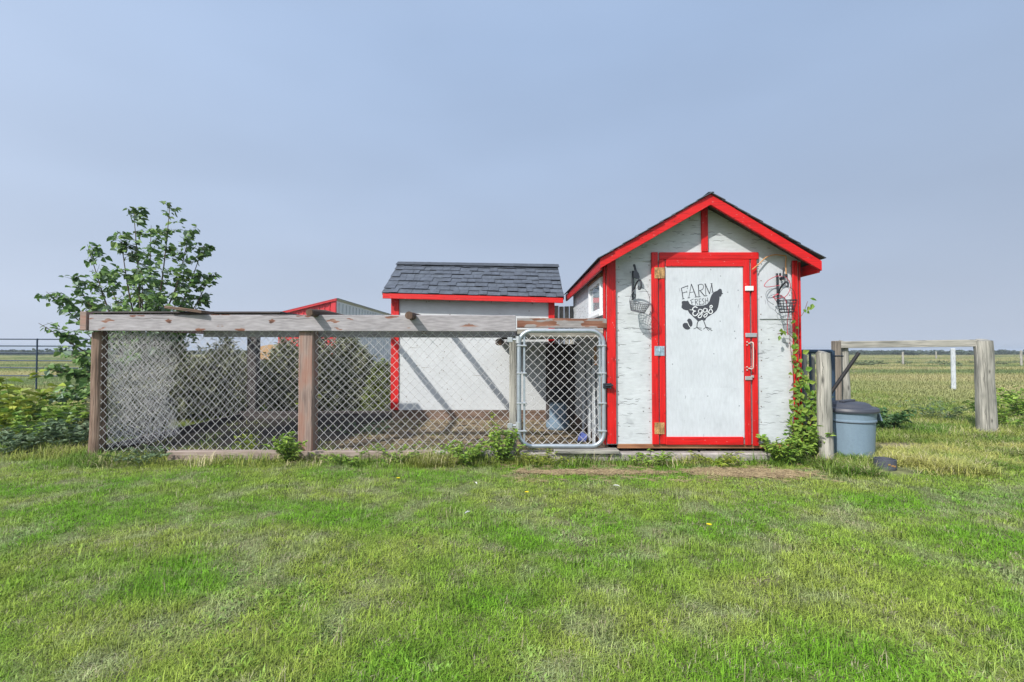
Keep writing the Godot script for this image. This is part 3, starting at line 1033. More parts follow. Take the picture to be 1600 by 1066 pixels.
# ---------------------------------------------------------------- the second shed behind the run
func shed() -> void:
	var DS := 6.97
	var o := thing("garden_shed", Vector3(-0.6, 0, -7.6), "white shed with dark shingled roof and red eave board behind the run", "shed")
	var s := Shape.new()
	var lb := at(612, 641, DS)
	var rt := at(865, 462, DS)
	var yb := lb.y
	var yt := 1.90
	s.box(Vector3(rt.x - lb.x, yt - yb, 0.014), Transform3D(Basis(), Vector3((lb.x + rt.x) / 2, (yt + yb) / 2, -DS - 0.012)), 0.002, Color.WHITE, Vector2(0.6, 0.4), 0)
	part("front_wall", s, M.white_shed, o)
	for x in [lb.x + 0.008, rt.x - 0.008]:
		s = Shape.new()
		s.box(Vector3(0.014, yt - yb, 1.44), Transform3D(Basis(), Vector3(x, (yt + yb) / 2, -DS - 0.74)), 0.002)
		part("side_wall", s, M.white_shed, o)
		s = Shape.new()
		s.plate(PackedVector2Array([Vector2(0, yt), Vector2(1.44, yt), Vector2(0.72, yt + 0.52)]), Transform3D(Basis(Vector3(0, 0, -1), Vector3.UP, Vector3.RIGHT), Vector3(x, 0.0, -DS - 0.02)), 0.012)
		part("gable_panel", s, M.white_shed, o)
	s = Shape.new()
	s.box(Vector3(rt.x - lb.x, yt - yb, 0.014), Transform3D(Basis(), Vector3((lb.x + rt.x) / 2, (yt + yb) / 2, -DS - 1.46)), 0.002)
	part("back_wall", s, M.white_shed, o)
	s = Shape.new()
	slab(s, 612, 641.5, 864, 662, DS + 0.004, 0.04)
	part("skirting_board", s, M.log, o)
	slab_part("corner_board", 611, 462, 622.5, 641, DS - 0.016, 0.018, M.red, o)
	slab_part("corner_board", 857, 464, 867, 641, DS - 0.016, 0.018, M.red, o)
	# eave board
	var e0 := at(598, 458.5, 6.80)
	var e1 := at(880, 466.0, 6.80)
	s = Shape.new()
	plank(s, e0 - Vector3(0, 0.038, 0), e1 - Vector3(0, 0.036, 0), 0.078, 0.022)
	part("eave_board", s, M.red, o)
	# shingled slope
	var E0 := e0 + Vector3(-0.015, 0.004, 0.01)
	var E1 := e1 + Vector3(0.015, 0.004, 0.01)
	var R0 := at(622.5, 412, 7.70)
	var R1 := at(871.5, 416, 7.62)
	var deck := Shape.new()
	var dn := (E1 - E0).cross(R0 - E0).normalized()
	if dn.y < 0: dn = -dn
	for w in [[E0, E1, R1, R0]]:
		deck.quad(w[0] - dn * 0.012, w[1] - dn * 0.012, w[2] - dn * 0.012, w[3] - dn * 0.012, dn, Vector2.ZERO, Vector2(1, 0), Vector2.ONE, Vector2(0, 1))
		deck.quad(w[0] - dn * 0.03, w[1] - dn * 0.03, w[2] - dn * 0.03, w[3] - dn * 0.03, -dn, Vector2.ZERO, Vector2(1, 0), Vector2.ONE, Vector2(0, 1))
	var B0 := E0 + Vector3(0, 0, -2 * (E0.z - R0.z))
	var B1 := E1 + Vector3(0, 0, -2 * (E1.z - R1.z))
	deck.quad(B0, B1, R1 - dn * 0.012, R0 - dn * 0.012, Vector3(0, 1, -1), Vector2.ZERO, Vector2(1, 0), Vector2.ONE, Vector2(0, 1))
	var roof := part("roof_deck", deck, M.dark_wood, o)
	var rows := 8
	for r in rows:
		var a := E0.lerp(R0, float(r) / rows)
		var b := E1.lerp(R1, float(r) / rows)
		var up := (E0.lerp(R0, (r + 1.0) / rows) - a)
		var xdir := (b - a).normalized()
		var ydir := up.normalized()
		var nn := xdir.cross(ydir).normalized()
		if nn.y < 0: nn = -nn
		var ln := a.distance_to(b)
		var x := -rnd(0.0, 0.2)
		while x < ln - 0.02:
			var w: float = [0.10, 0.13, 0.16, 0.20][rng.randi() % 4]
			var x0 := maxf(x, 0.0)
			var x1 := minf(x + w, ln)
			x += w
			if x1 - x0 < 0.03:
				continue
			var lift := 0.009 if rng.randf() < 0.45 else 0.0     # laminated tabs stand a little higher
			var sh := Shape.new()
			var tilt := Basis(xdir, nn, xdir.cross(nn)).rotated(xdir, -0.07)
			var cen := a + xdir * (x0 + x1) * 0.5 + up * 0.55 + nn * (0.006 + lift)
			var tone := rnd(0.93, 1.06) * (0.92 if lift > 0.0 else 1.02)
			sh.box(Vector3(x1 - x0 - 0.003, 0.007, up.length() * 1.12), Transform3D(tilt, cen), 0.001, Color(tone, tone, tone * 1.02), Vector2(rnd(0, 3), rnd(0, 3)), 0)
			part("shingle", sh, M.shingle, roof)
	for k in 11:
		var sh := Shape.new()
		var p := R0.lerp(R1, (k + 0.5) / 11.0)
		var tone := rnd(0.62, 0.8)
		sh.box(Vector3(R0.distance_to(R1) / 11.0 + 0.03, 0.012, 0.16), Transform3D(Basis(Vector3(0, 0, 1), rnd(-0.03, -0.01)) * Basis(Vector3.RIGHT, 0.45), p + Vector3(0, 0.0, 0.05)), 0.003, Color(tone, tone, tone), Vector2(k, 0), 0)
		part("ridge_shingle", sh, M.shingle, roof)
	# boards closing the gap to the coop
	var f := thing("board_fence", at(878, 660, 7.2), "weathered grey board fence closing the gap between shed and coop", "fence")
	for k in 5:
		var x0 := 857.0 + k * 8.2
		slab_part("board", x0 + 0.4, 478.5 + rnd(-0.8, 0.8), x0 + 8.0, 668, 7.16 + rnd(0, 0.01), 0.02, M.dark_wood if k == 9 else M.grey_wood, f)
	slab_part("rail", 857, 500, 898, 508, 7.185, 0.03, M.grey_wood, f)
	# added dark sheet before the boards, its colour standing in for shade
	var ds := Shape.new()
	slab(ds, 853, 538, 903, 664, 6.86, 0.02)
	solo("shade_sheet", ds, M.dark_wood, "added dark sheet whose colour stands in for shade in the passage behind the tube gate", "panel")

# ---------------------------------------------------------------- the chicken run
const DF := 4.62

func run() -> void:
	var o := thing("chicken_run", Vector3(-2.1, 0, -4.66), "long chain-link chicken run with grey plank rails on wooden posts", "chicken run")
	var s := Shape.new()
	var pl := at(152, 700, 4.70)
	log_post(s, Vector3(pl.x, -0.1, -4.70), Vector3(pl.x, 1.29, -4.70), 0.066)
	part("corner_post", s, M.log, o, "round brown log post at the corner")
	s = Shape.new()
	log_post(s, Vector3(pl.x - 0.10, -0.05, -4.86), Vector3(pl.x - 0.05, 0.62, -4.80), 0.035)
	part("stake", s, M.dark_wood, o, "dark leaning stake behind the corner post")
	s = Shape.new()
	var mp := at(477, 690, DF)
	s.box(Vector3(0.152, 1.42, 0.13), Transform3D(Basis(), Vector3(mp.x, 0.60, -DF - 0.055)), 0.012, Color.WHITE, Vector2(0.4, 0.1), 1)
	part("post", s, M.brown_post, o, "rust stained square post midway along the front")
	s = Shape.new()
	var gp := at(801.5, 690, 4.66)
	s.box(Vector3(0.075, 1.36, 0.09), Transform3D(Basis(), Vector3(gp.x, 0.58, -4.70)), 0.01, Color.WHITE, Vector2(1.4, 0.3), 1)
	part("gate_post", s, M.grey_wood, o)
	# front rails
	var ra := at(141, 504.5, 4.585)
	var rb := at(806, 505.5, 4.585)
	plank_part("top_rail", ra, rb, 0.163, 0.036, M.grey_rail, o, "long grey top rail, paint flaking to rust brown")
	plank_part("top_rail", at(807.5, 504.8, 4.585), at(948, 505.6, 4.585), 0.098, 0.036, M.peeling, o, "short peeling brown rail above the gate")
	plank_part("top_rail", at(130, 502, 4.60), at(140.3, 502, 4.60), 0.19, 0.08, M.brown_post, o, "rusty brown rail end at the corner")
	plank_part("lower_rail", at(319, 519, 4.76), at(806, 520, 4.76), 0.105, 0.036, M.grey_rail, o)
	plank_part("lower_rail", at(807, 522, 4.78), at(945, 522, 4.78), 0.10, 0.036, M.grey_wood, o)
	# left side: rail, post, chain link and a pale sheet near the front
	var zb := -7.2
	plank_part("side_rail", Vector3(pl.x - 0.02, 1.40, -4.66), Vector3(pl.x - 0.02, 1.40, zb), 0.14, 0.036, M.brown_post, o)
	for q in [[at(398, 600, 7.3).x, "dark back corner post"]]:
		s = Shape.new()
		s.box(Vector3(0.15, 1.5, 0.13), Transform3D(Basis(), Vector3(q[0], 0.70, zb - 0.06)), 0.01, Color.WHITE, Vector2(rnd(0, 3), 0), 1)
		part("back_post", s, M.dark_wood, o, q[1])
	plank_part("back_rail", Vector3(pl.x, 1.38, zb), Vector3(lerpf(-1.85, -1.84, 0.5), 1.36, zb), 0.09, 0.04, M.dark_wood, o)
	plank_part("back_sill", Vector3(pl.x, 0.075, zb + 0.04), Vector3(-1.86, 0.085, zb + 0.04), 0.14, 0.06, M.dark_wood, o)
	plank_part("side_sill", Vector3(pl.x, 0.06, -4.78), Vector3(pl.x, 0.06, zb), 0.10, 0.05, M.dark_wood, o)
	var cell := 0.0925
	part("chain_link_mesh", chain_link(Vector3(pl.x + 0.03, 0.075, -4.665), Vector3.RIGHT, gp.x - pl.x - 0.03, 1.27, cell, 0.0060), M.wire, o, "front chain-link mesh", true)
	part("chain_link_mesh", chain_link(Vector3(pl.x + 0.01, 0.10, -4.80), Vector3(0, 0, -1), 2.4, 1.22, cell, 0.0038), M.wire, o, "side chain-link mesh", true)
	part("chain_link_mesh", chain_link(Vector3(pl.x + 0.03, 0.15, zb + 0.02), Vector3.RIGHT, 2.35, 1.18, cell, 0.0032), M.wire, o, "back chain-link mesh", true)
	# roof poles laid from the top rail back to the shed
	var k := 0
	for q in [[483.5, 487.5, 4.42, 0.046], [638.5, 492.5, 4.42, 0.046], [779.0, 534.0, 4.68, 0.042]]:
		s = Shape.new()
		var f := at(q[0], q[1], q[2])
		var b := Vector3(f.x + rnd(-0.03, 0.03), f.y + (0.0 if k < 2 else 0.03), -6.94)
		var pts := []
		var rad := []
		for j in 8:
			pts.append(f.lerp(b, j / 7.0) + Vector3(rnd(-1, 1), rnd(-1, 1), 0) * 0.006)
			rad.append(q[3] * rnd(0.92, 1.05) * (0.82 if j == 0 else 1.0))
		s.tube(pts, rad, 12, Color(0.62, 0.58, 0.55), true, Vector2(k * 2.0, 0))
		part("roof_pole", s, M.log, o)
		k += 1
	# dark sheets roofing both ends of the run
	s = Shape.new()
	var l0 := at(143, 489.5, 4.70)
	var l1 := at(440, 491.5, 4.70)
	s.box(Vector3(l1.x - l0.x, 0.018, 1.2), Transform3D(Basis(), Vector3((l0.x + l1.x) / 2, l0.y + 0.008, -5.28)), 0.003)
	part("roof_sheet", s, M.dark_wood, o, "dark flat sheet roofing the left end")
	s = Shape.new()
	var w0 := at(290, 484, 4.80)
	var w1 := at(345, 491, 4.80)
	plank(s, w0, w1, 0.03, 0.6)
	part("loose_board", s, M.log, o, "loose dark board lying on the left roof")
	s = Shape.new()
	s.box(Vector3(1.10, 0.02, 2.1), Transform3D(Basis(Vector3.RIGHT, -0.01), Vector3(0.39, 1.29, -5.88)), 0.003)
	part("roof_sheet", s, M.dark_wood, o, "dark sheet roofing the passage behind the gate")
	# timber and slabs under the front
	plank_part("sill", at(265, 711, DF + 0.01), at(678, 711.5, DF + 0.01), 0.09, 0.09, M.sill_wood, o)
	s = Shape.new()
	slab(s, 640, 706.5, 716, 724, DF - 0.03, 0.12, 0.012)
	part("concrete_block", s, M.concrete, o)
	s = Shape.new()
	slab(s, 717.5, 707.5, 806, 722, DF - 0.02, 0.12, 0.012)
	part("concrete_block", s, M.concrete, o)
	s = Shape.new()
	slab(s, 812, 708, 951.5, 722, DC - 0.06, 0.14, 0.012)
	part("concrete_block", s, M.concrete, o)
	plank_part("threshold", at(865, 703.8, DC - 0.03), at(965.5, 704.5, DC - 0.03), 0.035, 0.14, M.grey_wood, o)
	for q in [[953.5, 1098.0], [1100.0, 1212.0]]:
		s = Shape.new()
		slab(s, q[0], 708.5, q[1], 722, DC - 0.06, 0.12, 0.012)
		part("concrete_block", s, M.concrete, o)
	# netting bunched against the left end in several layers
	for q in [[0.07, 0.058, 0.0042, 0.05, "fine wire netting bunched at the left end, the layer nearest the middle"], [0.045, 0.075, 0.005, 0.06, "middle layer of grey wire netting bunched at the left end of the run"], [0.025, 0.05, 0.0042, 0.04, "outermost layer of grey wire netting bunched at the left end of the run"]]:
		solo("wire_netting", chain_link(Vector3(pl.x + q[0], 0.08, -4.79), Vector3(0.06, 0, -1).normalized(), 0.84, 1.26, q[1], q[2], q[3]), M.wire, q[4], "netting", "wire netting at the left end of the run")
	# things standing in the passage behind the gate
	var fd := thing("feed_drum", Vector3(0.62, 0.05, -6.15), "dark feeder drum in the shaded passage behind the gate", "feeder")
	s = Shape.new()
	s.lathe([Vector2(0.0, 0.0), Vector2(0.15, 0.0), Vector2(0.165, 0.03), Vector2(0.16, 0.10), Vector2(0.12, 0.10), Vector2(0.115, 0.34), Vector2(0.13, 0.36)], Transform3D(Basis(), fd.position), 24)
	part("drum", s, M.bin, fd)
	s = Shape.new()
	s.lathe([Vector2(0.128, 0.36), Vector2(0.13, 0.50), Vector2(0.10, 0.56), Vector2(0.0, 0.57)], Transform3D(Basis(), fd.position), 24)
	part("lid", s, M.black, fd)
	s = Shape.new()
	s.lathe([Vector2(0.0, 0.0), Vector2(0.05, 0.0), Vector2(0.062, 0.075), Vector2(0.056, 0.075), Vector2(0.045, 0.01), Vector2(0.0, 0.01)], Transform3D(Basis(Vector3(0, 0, 1), 1.2), at(915, 686, 5.3)), 18)
	solo("plastic_scoop", s, M.blue, "small blue plastic tub lying on the run floor behind the gate", "tub")
	s = Shape.new()
	plank(s, at(939.5, 693, 4.80), at(938.5, 590, 4.86), 0.03, 0.09, Vector3(1, 0, 0.2))
	solo("leaning_plank", s, M.log, "narrow brown plank standing against the coop wall behind the gate", "plank")
	s = Shape.new()
	slab(s, 928.5, 541, 936.5, 571, 5.14, 0.03)
	solo("wood_block", s, M.tan_wood, "short bare tan wooden piece fixed to the coop wall behind the gate", "wooden block")
	s = Shape.new()
	for q in [[905.0, 560.0, 690.0, 5.95], [916.0, 556.0, 694.0, 5.5], [926.0, 575.0, 700.0, 5.2]]:
		var a := at(q[0], q[1], q[3])
		var b := at(q[0] + 8.0, q[2], q[3] - 0.18)
		plank(s, Vector3(0.925, a.y, a.z), Vector3(0.90, maxf(b.y, 0.05), b.z), 0.13, 0.012, Vector3(0, 0, 1))
	solo("leaning_boards", s, M.white_ply, "white boards leaning on the coop wall inside the run", "boards")

func gate() -> void:
	var D := 4.56
	var o := thing("chain_link_gate", at(877, 700, D), "galvanised tube gate with rounded corners and chain link beside the coop", "gate")
	var s := Shape.new()
	var x0 := at(811, 600, D).x
	var x1 := at(943.5, 600, D).x
	var y0 := at(800, 697, D).y
	var y1 := at(800, 517, D).y
	var r := 0.13
	var pts := []
	for c in [[x1 - r, y1 - r, 0.0], [x0 + r, y1 - r, PI / 2], [x0 + r, y0 + r, PI], [x1 - r, y0 + r, PI * 1.5]]:
		for k in 9:
			var a: float = c[2] + PI / 2 * k / 8.0
			pts.append(Vector3(c[0] + cos(a) * r, c[1] + sin(a) * r, -D))
	pts.append(pts[0])
	s.tube(pts, [0.0215], 12)
	part("frame", s, M.zinc, o)
	for x in [x0 + 0.052, x1 - 0.04]:
		s = Shape.new()
		s.box(Vector3(0.02, y1 - y0 - 0.05, 0.006), Transform3D(Basis(), Vector3(x, (y0 + y1) / 2, -D)), 0.001)
		part("tension_bar", s, M.zinc, o)
		for f in [0.13, 0.37, 0.63, 0.87]:
			s = Shape.new()
			var xx := x0 if x < (x0 + x1) / 2 else x1
			s.box(Vector3(absf(x - xx) + 0.05, 0.016, 0.05), Transform3D(Basis(), Vector3((x + xx) / 2, lerpf(y0, y1, f), -D)), 0.004)
			part("tension_band", s, M.galv, o)
	part("chain_link_mesh", chain_link(Vector3(x0 + 0.05, y0 + 0.02, -D - 0.004), Vector3.RIGHT, x1 - x0 - 0.09, y1 - y0 - 0.03, 0.0905, 0.0060, 0.004), M.wire, o, "", true)
	for py in [531.0, 665.0]:
		s = Shape.new()
		var p := at(803, py, D)
		s.tube([p + Vector3(-0.035, 0, 0.0), p + Vector3(0.05, 0, 0)], [0.013], 8)
		s.tube([p + Vector3(0.045, -0.035, 0.0), p + Vector3(0.045, 0.035, 0)], [0.029], 10)
		s.box(Vector3(0.05, 0.05, 0.014), Transform3D(Basis(), p + Vector3(-0.04, 0, 0.015)), 0.003)
		part("hinge", s, M.galv, o)
	s = Shape.new()
	var q := at(949, 603, D - 0.03)
	s.box(Vector3(0.085, 0.05, 0.02), Transform3D(Basis(), q), 0.004)
	s.tube([q + Vector3(-0.02, 0.0, 0.012), q + Vector3(0.055, 0.006, 0.014)], [0.010], 8)
	s.tube([q + Vector3(0.03, -0.03, 0.012), q + Vector3(0.03, 0.03, 0.012)], [0.006], 6)
	part("latch", s, M.iron, o)

# ---------------------------------------------------------------- metal barn far behind, and what stands by it
func barn() -> void:
	var c := Vector3(-7.74, 0, -20.0)
	var top := 3.30
	var o := thing("metal_barn", Vector3(-11, 0, -25), "metal barn with red front and white ribbed side behind the run", "barn")
	var s := Shape.new()
	var lo := 2.66
	var bw := 2.55
	s.plate(PackedVector2Array([Vector2(c.x - bw, 0), Vector2(c.x, 0), Vector2(c.x, top), Vector2(c.x - bw, lo)]), Transform3D(Basis(), Vector3(0, 0, -20.0)), 0.05)
	part("front_wall", s, M.metal_red, o)
	s = Shape.new()
	for k in 10:
		var x := c.x - 0.30 - k * 0.23
		var h := lerpf(top, lo, (c.x - x) / bw) - 0.04
		s.box(Vector3(0.05, h, 0.03), Transform3D(Basis(), Vector3(x, h / 2, -19.985)), 0.006)
	part("siding_ribs", s, M.metal_red, o, "", true)
	s = Shape.new()
	s.box(Vector3(0.05, top, 11.0), Transform3D(Basis(), Vector3(c.x - 0.03, top / 2, -25.55)), 0.004)
	part("side_wall", s, M.metal_white, o)
	s = Shape.new()
	for k in 22:
		s.box(Vector3(0.04, top - 0.08, 0.06), Transform3D(Basis(), Vector3(c.x + 0.012, top / 2 - 0.04, -20.35 - k * 0.45)), 0.008)
	part("siding_ribs", s, M.metal_white, o, "", true)
	s = Shape.new()
	s.box(Vector3(0.22, top, 0.06), Transform3D(Basis(), Vector3(c.x - 0.10, top / 2, -19.955)), 0.01)
	part("corner_trim", s, M.metal_red, o)
	s = Shape.new()
	plank(s, Vector3(c.x + 0.06, top + 0.05, -19.9), Vector3(c.x - bw - 0.2, lo - 0.0, -19.9), 0.10, 0.06)
	part("rake_trim", s, M.metal_red, o)
	s = Shape.new()
	var a := Vector3(c.x + 0.12, top + 0.10, -19.86)
	var b := Vector3(c.x - bw - 0.25, lo + 0.04, -19.86)
	var dz := Vector3(0, 0, -11.3)
	s.quad(a, b, b + dz, a + dz, Vector3.UP, Vector2.ZERO, Vector2.RIGHT, Vector2.ONE, Vector2.DOWN)
	s.quad(a - Vector3(0, 0.03, 0), b - Vector3(0, 0.03, 0), b + dz - Vector3(0, 0.03, 0), a + dz - Vector3(0, 0.03, 0), Vector3.DOWN, Vector2.ZERO, Vector2.RIGHT, Vector2.ONE, Vector2.DOWN)
	part("roof", s, M.metal_white, o)
	# a half hidden machine under a tan cover
	var m := thing("covered_machine", at(420, 600, 12.0), "pale machine under a tan cover, half hidden by the bushes", "machine")
	s = Shape.new()
	var p := m.position
	p.y = 0
	s.box(Vector3(0.62, 0.75, 1.1), Transform3D(Basis(), p + Vector3(0, 0.52, -0.5)), 0.05)
	part("body", s, M.metal_white, m)
	s = Shape.new()
	s.box(Vector3(0.46, 0.22, 0.02), Transform3D(Basis(), p + Vector3(0.05, 0.78, 0.06)), 0.01)
	part("dark_opening", s, M.black, m)
	s = Shape.new()
	s.plate(PackedVector2Array([Vector2(-0.40, 0.88), Vector2(0.36, 0.86), Vector2(0.30, 1.20), Vector2(0.05, 1.26), Vector2(-0.34, 1.18)]), Transform3D(Basis(), p + Vector3(0, 0, 0.08)), 1.2)
	part("cover", s, M.tan_cloth, m)

# ---------------------------------------------------------------- right of the coop
func right_side() -> void:
	# post beside the bin
	var s := Shape.new()
	var f := at(1291, 722, 4.45)
	log_post(s, Vector3(f.x, -0.1, -4.45), Vector3(f.x - 0.012, 1.075, -4.45), 0.064)
	solo("fence_post", s, M.grey_wood, "weathered grey round post standing in front of the grey bin", "post")
	# bin
	var bp := Vector3(at(1325, 700, 4.78).x, 0, -4.78)
	var o := thing("trash_can", bp, "round blue-grey plastic trash can with a dark lid", "trash can")
	s = Shape.new()
	s.lathe([Vector2(0.0, 0.012), Vector2(0.215, 0.012), Vector2(0.222, 0.03), Vector2(0.236, 0.375), Vector2(0.245, 0.38), Vector2(0.245, 0.395), Vector2(0.240, 0.40), Vector2(0.246, 0.475), Vector2(0.252, 0.48), Vector2(0.252, 0.50)], turned(bp), 48)
	var body := part("body", s, M.bin, o)
	s = Shape.new()
	s.lathe([Vector2(0.2385, 0.372), Vector2(0.247, 0.374), Vector2(0.247, 0.380), Vector2(0.2385, 0.382)], turned(bp), 48)
	part("band", s, M.lid, body)
	for sd in [-1.0, 1.0]:
		s = Shape.new()
		var c := bp + Vector3(sd * 0.262, 0.43, 0.02)
		s.box(Vector3(0.05, 0.035, 0.12), Transform3D(Basis(Vector3(0, 0, 1), -sd * 0.25), c + Vector3(0, 0.03, 0)), 0.01)
		s.box(Vector3(0.018, 0.09, 0.12), Transform3D(Basis(Vector3(0, 0, 1), sd * 0.35), c + Vector3(sd * 0.025, -0.015, 0)), 0.006)
		part("side_handle", s, M.bin, o)
	s = Shape.new()
	s.lathe([Vector2(0.254, 0.470), Vector2(0.268, 0.474), Vector2(0.270, 0.490), Vector2(0.262, 0.512), Vector2(0.245, 0.520), Vector2(0.215, 0.522), Vector2(0.185, 0.552), Vector2(0.16, 0.562), Vector2(0.0, 0.570)], turned(bp), 48)
	var lid := part("lid", s, M.lid, o)
	s = Shape.new()
	s.box(Vector3(0.24, 0.022, 0.05), Transform3D(Basis(Vector3.UP, 0.5), bp + Vector3(0, 0.575, 0)), 0.009)
	part("grip", s, M.lid, lid)
	# bowl
	var bo := Vector3(at(1383, 730, 4.25).x, 0.0, -4.25)
	s = Shape.new()
	s.lathe([Vector2(0.0, 0.005), Vector2(0.082, 0.0), Vector2(0.088, 0.02), Vector2(0.085, 0.095), Vector2(0.077, 0.098), Vector2(0.07, 0.03), Vector2(0.0, 0.022)], turned(bo), 32)
	var bowl := thing("feed_bowl", bo, "small dark rubber feed bowl in the grass beside the trash can", "bowl")
	part("bowl", s, plain(Color(0.055, 0.062, 0.085), 0.7), bowl)
	s = Shape.new()
	for q in [[0.0, 0.05], [0.018, 0.045], [-0.03, 0.06]]:
		s.box(Vector3(0.022, 0.014, 0.004), Transform3D(Basis(), bo + Vector3(q[0], q[1], 0.0865)), 0.001)
	part("rust_stain", s, plain(Color(0.30, 0.17, 0.06), 0.9), bowl)
	# black handle leaning behind the bin
	s = Shape.new()
	s.tube([Vector3(3.17, 0.02, -5.14), at(1299, 613, 5.12), at(1342, 551.5, 5.10)], [0.019], 10)
	solo("shovel_handle", s, M.black, "black bar leaning up to the right behind the trash can", "handle")
	# navy pipe gate beside the coop
	var g := thing("pipe_gate", Vector3(3.4, 0, -5.36), "dark navy steel pipe gate running from the coop to a wooden post", "gate")
	var y := at(1300, 549.5, 5.36).y
	var xr := at(1300.5, 560, 5.36).x
	tube_part("top_rail", [Vector3(2.96, y, -5.36), Vector3(xr, y, -5.36)], [0.024], M.navy, g)
	tube_part("upright", [Vector3(xr, y + 0.012, -5.36), Vector3(xr, 0.12, -5.36)], [0.028], M.navy, g)
	tube_part("bottom_rail", [Vector3(2.96, 0.16, -5.36), Vector3(xr, 0.16, -5.36)], [0.022], M.navy, g)
	for px in [1252.5, 1266.0]:
		var x := at(px, 560, 5.36).x
		tube_part("bar", [Vector3(x, y - 0.02, -5.36), Vector3(x, 0.16, -5.36)], [0.013], M.navy, g, 8)
	s = Shape.new()
	var lt := at(1309, 556.5, 5.36)
	s.tube([lt + Vector3(-0.06, 0, 0.02), lt + Vector3(0.05, 0, 0.02)], [0.009], 8)
	part("latch", s, M.iron, g)
	var bf := thing("grey_boards", Vector3(3.55, 0, -5.75), "pale weathered boards standing behind the navy pipe gate", "boards")
	for q in [[1256.0, 1263.0], [1269.5, 1275.5], [1278.0, 1287.0]]:
		slab_part("board", q[0], 555 + rnd(-2, 2), q[1], 690, 5.72 + rnd(0, 0.03), 0.025, M.grey_wood, bf)
	# the timber frame
	var fr := thing("timber_frame", Vector3(5.2, 0, -6.2), "weathered timber frame of two posts and a top rail on the right", "wooden frame")
	s = Shape.new()
	var a := at(1319, 640, 6.45)
	log_post(s, Vector3(a.x + 0.03, -0.1, -6.45), Vector3(a.x, 1.1 + 14.0 * 6.45 / FPX, -6.45), 0.064)
	part("post", s, M.grey_wood, fr, "paler left post")
	s = Shape.new()
	var b := at(1541, 684, 6.0)
	log_post(s, Vector3(b.x + 0.02, -0.1, -6.0), Vector3(at(1536.5, 540, 6.0).x, 1.225, -6.0), 0.098)
	part("post", s, M.grey_wood, fr, "stout right post")
	plank_part("rail", at(1312, 538.8, 6.38), at(1529, 536.2, 6.02), 0.094, 0.05, M.grey_wood, fr)
	s = Shape.new()
	var bp2 := at(1307.5, 600, 6.3)
	s.box(Vector3(0.085, 1.33, 0.09), Transform3D(Basis(), Vector3(bp2.x, 0.57, -6.3)), 0.008, Color(0.66, 0.58, 0.54), Vector2(0.3, 2.0), 1)
	solo("gate_post", s, M.grey_wood, "thin square brown post between the navy gate and the timber frame", "post")
	# field posts
	s = Shape.new()
	var w := at(1490.5, 610, 12.6)
	s.box(Vector3(0.10, 1.25, 0.08), Transform3D(Basis(Vector3.UP, -0.7), Vector3(w.x, 0.54, -12.6)), 0.015, Color(0.82, 0.83, 0.85), Vector2.ZERO, 1)
	solo("white_post", s, M.white_ply, "white painted square post standing alone in the meadow", "post")
	for q in [[1411.0, 35.0, 1.0, "thin distant grey stake in the meadow left of the white post"], [1596.0, 33.0, 1.1, "distant grey fence stake at the right edge of the meadow"], [1463.0, 60.0, 1.0, "tiny far stake in the meadow just left of the white post"]]:
		s = Shape.new()
		var p := at(q[0], 560, q[1])
		log_post(s, Vector3(p.x, -0.05, -q[1]), Vector3(p.x, q[2], -q[1]), 0.07)
		solo("field_stake", s, M.grey_wood, q[3], "stake", "stakes in the meadow")
	hooks()
	vine()

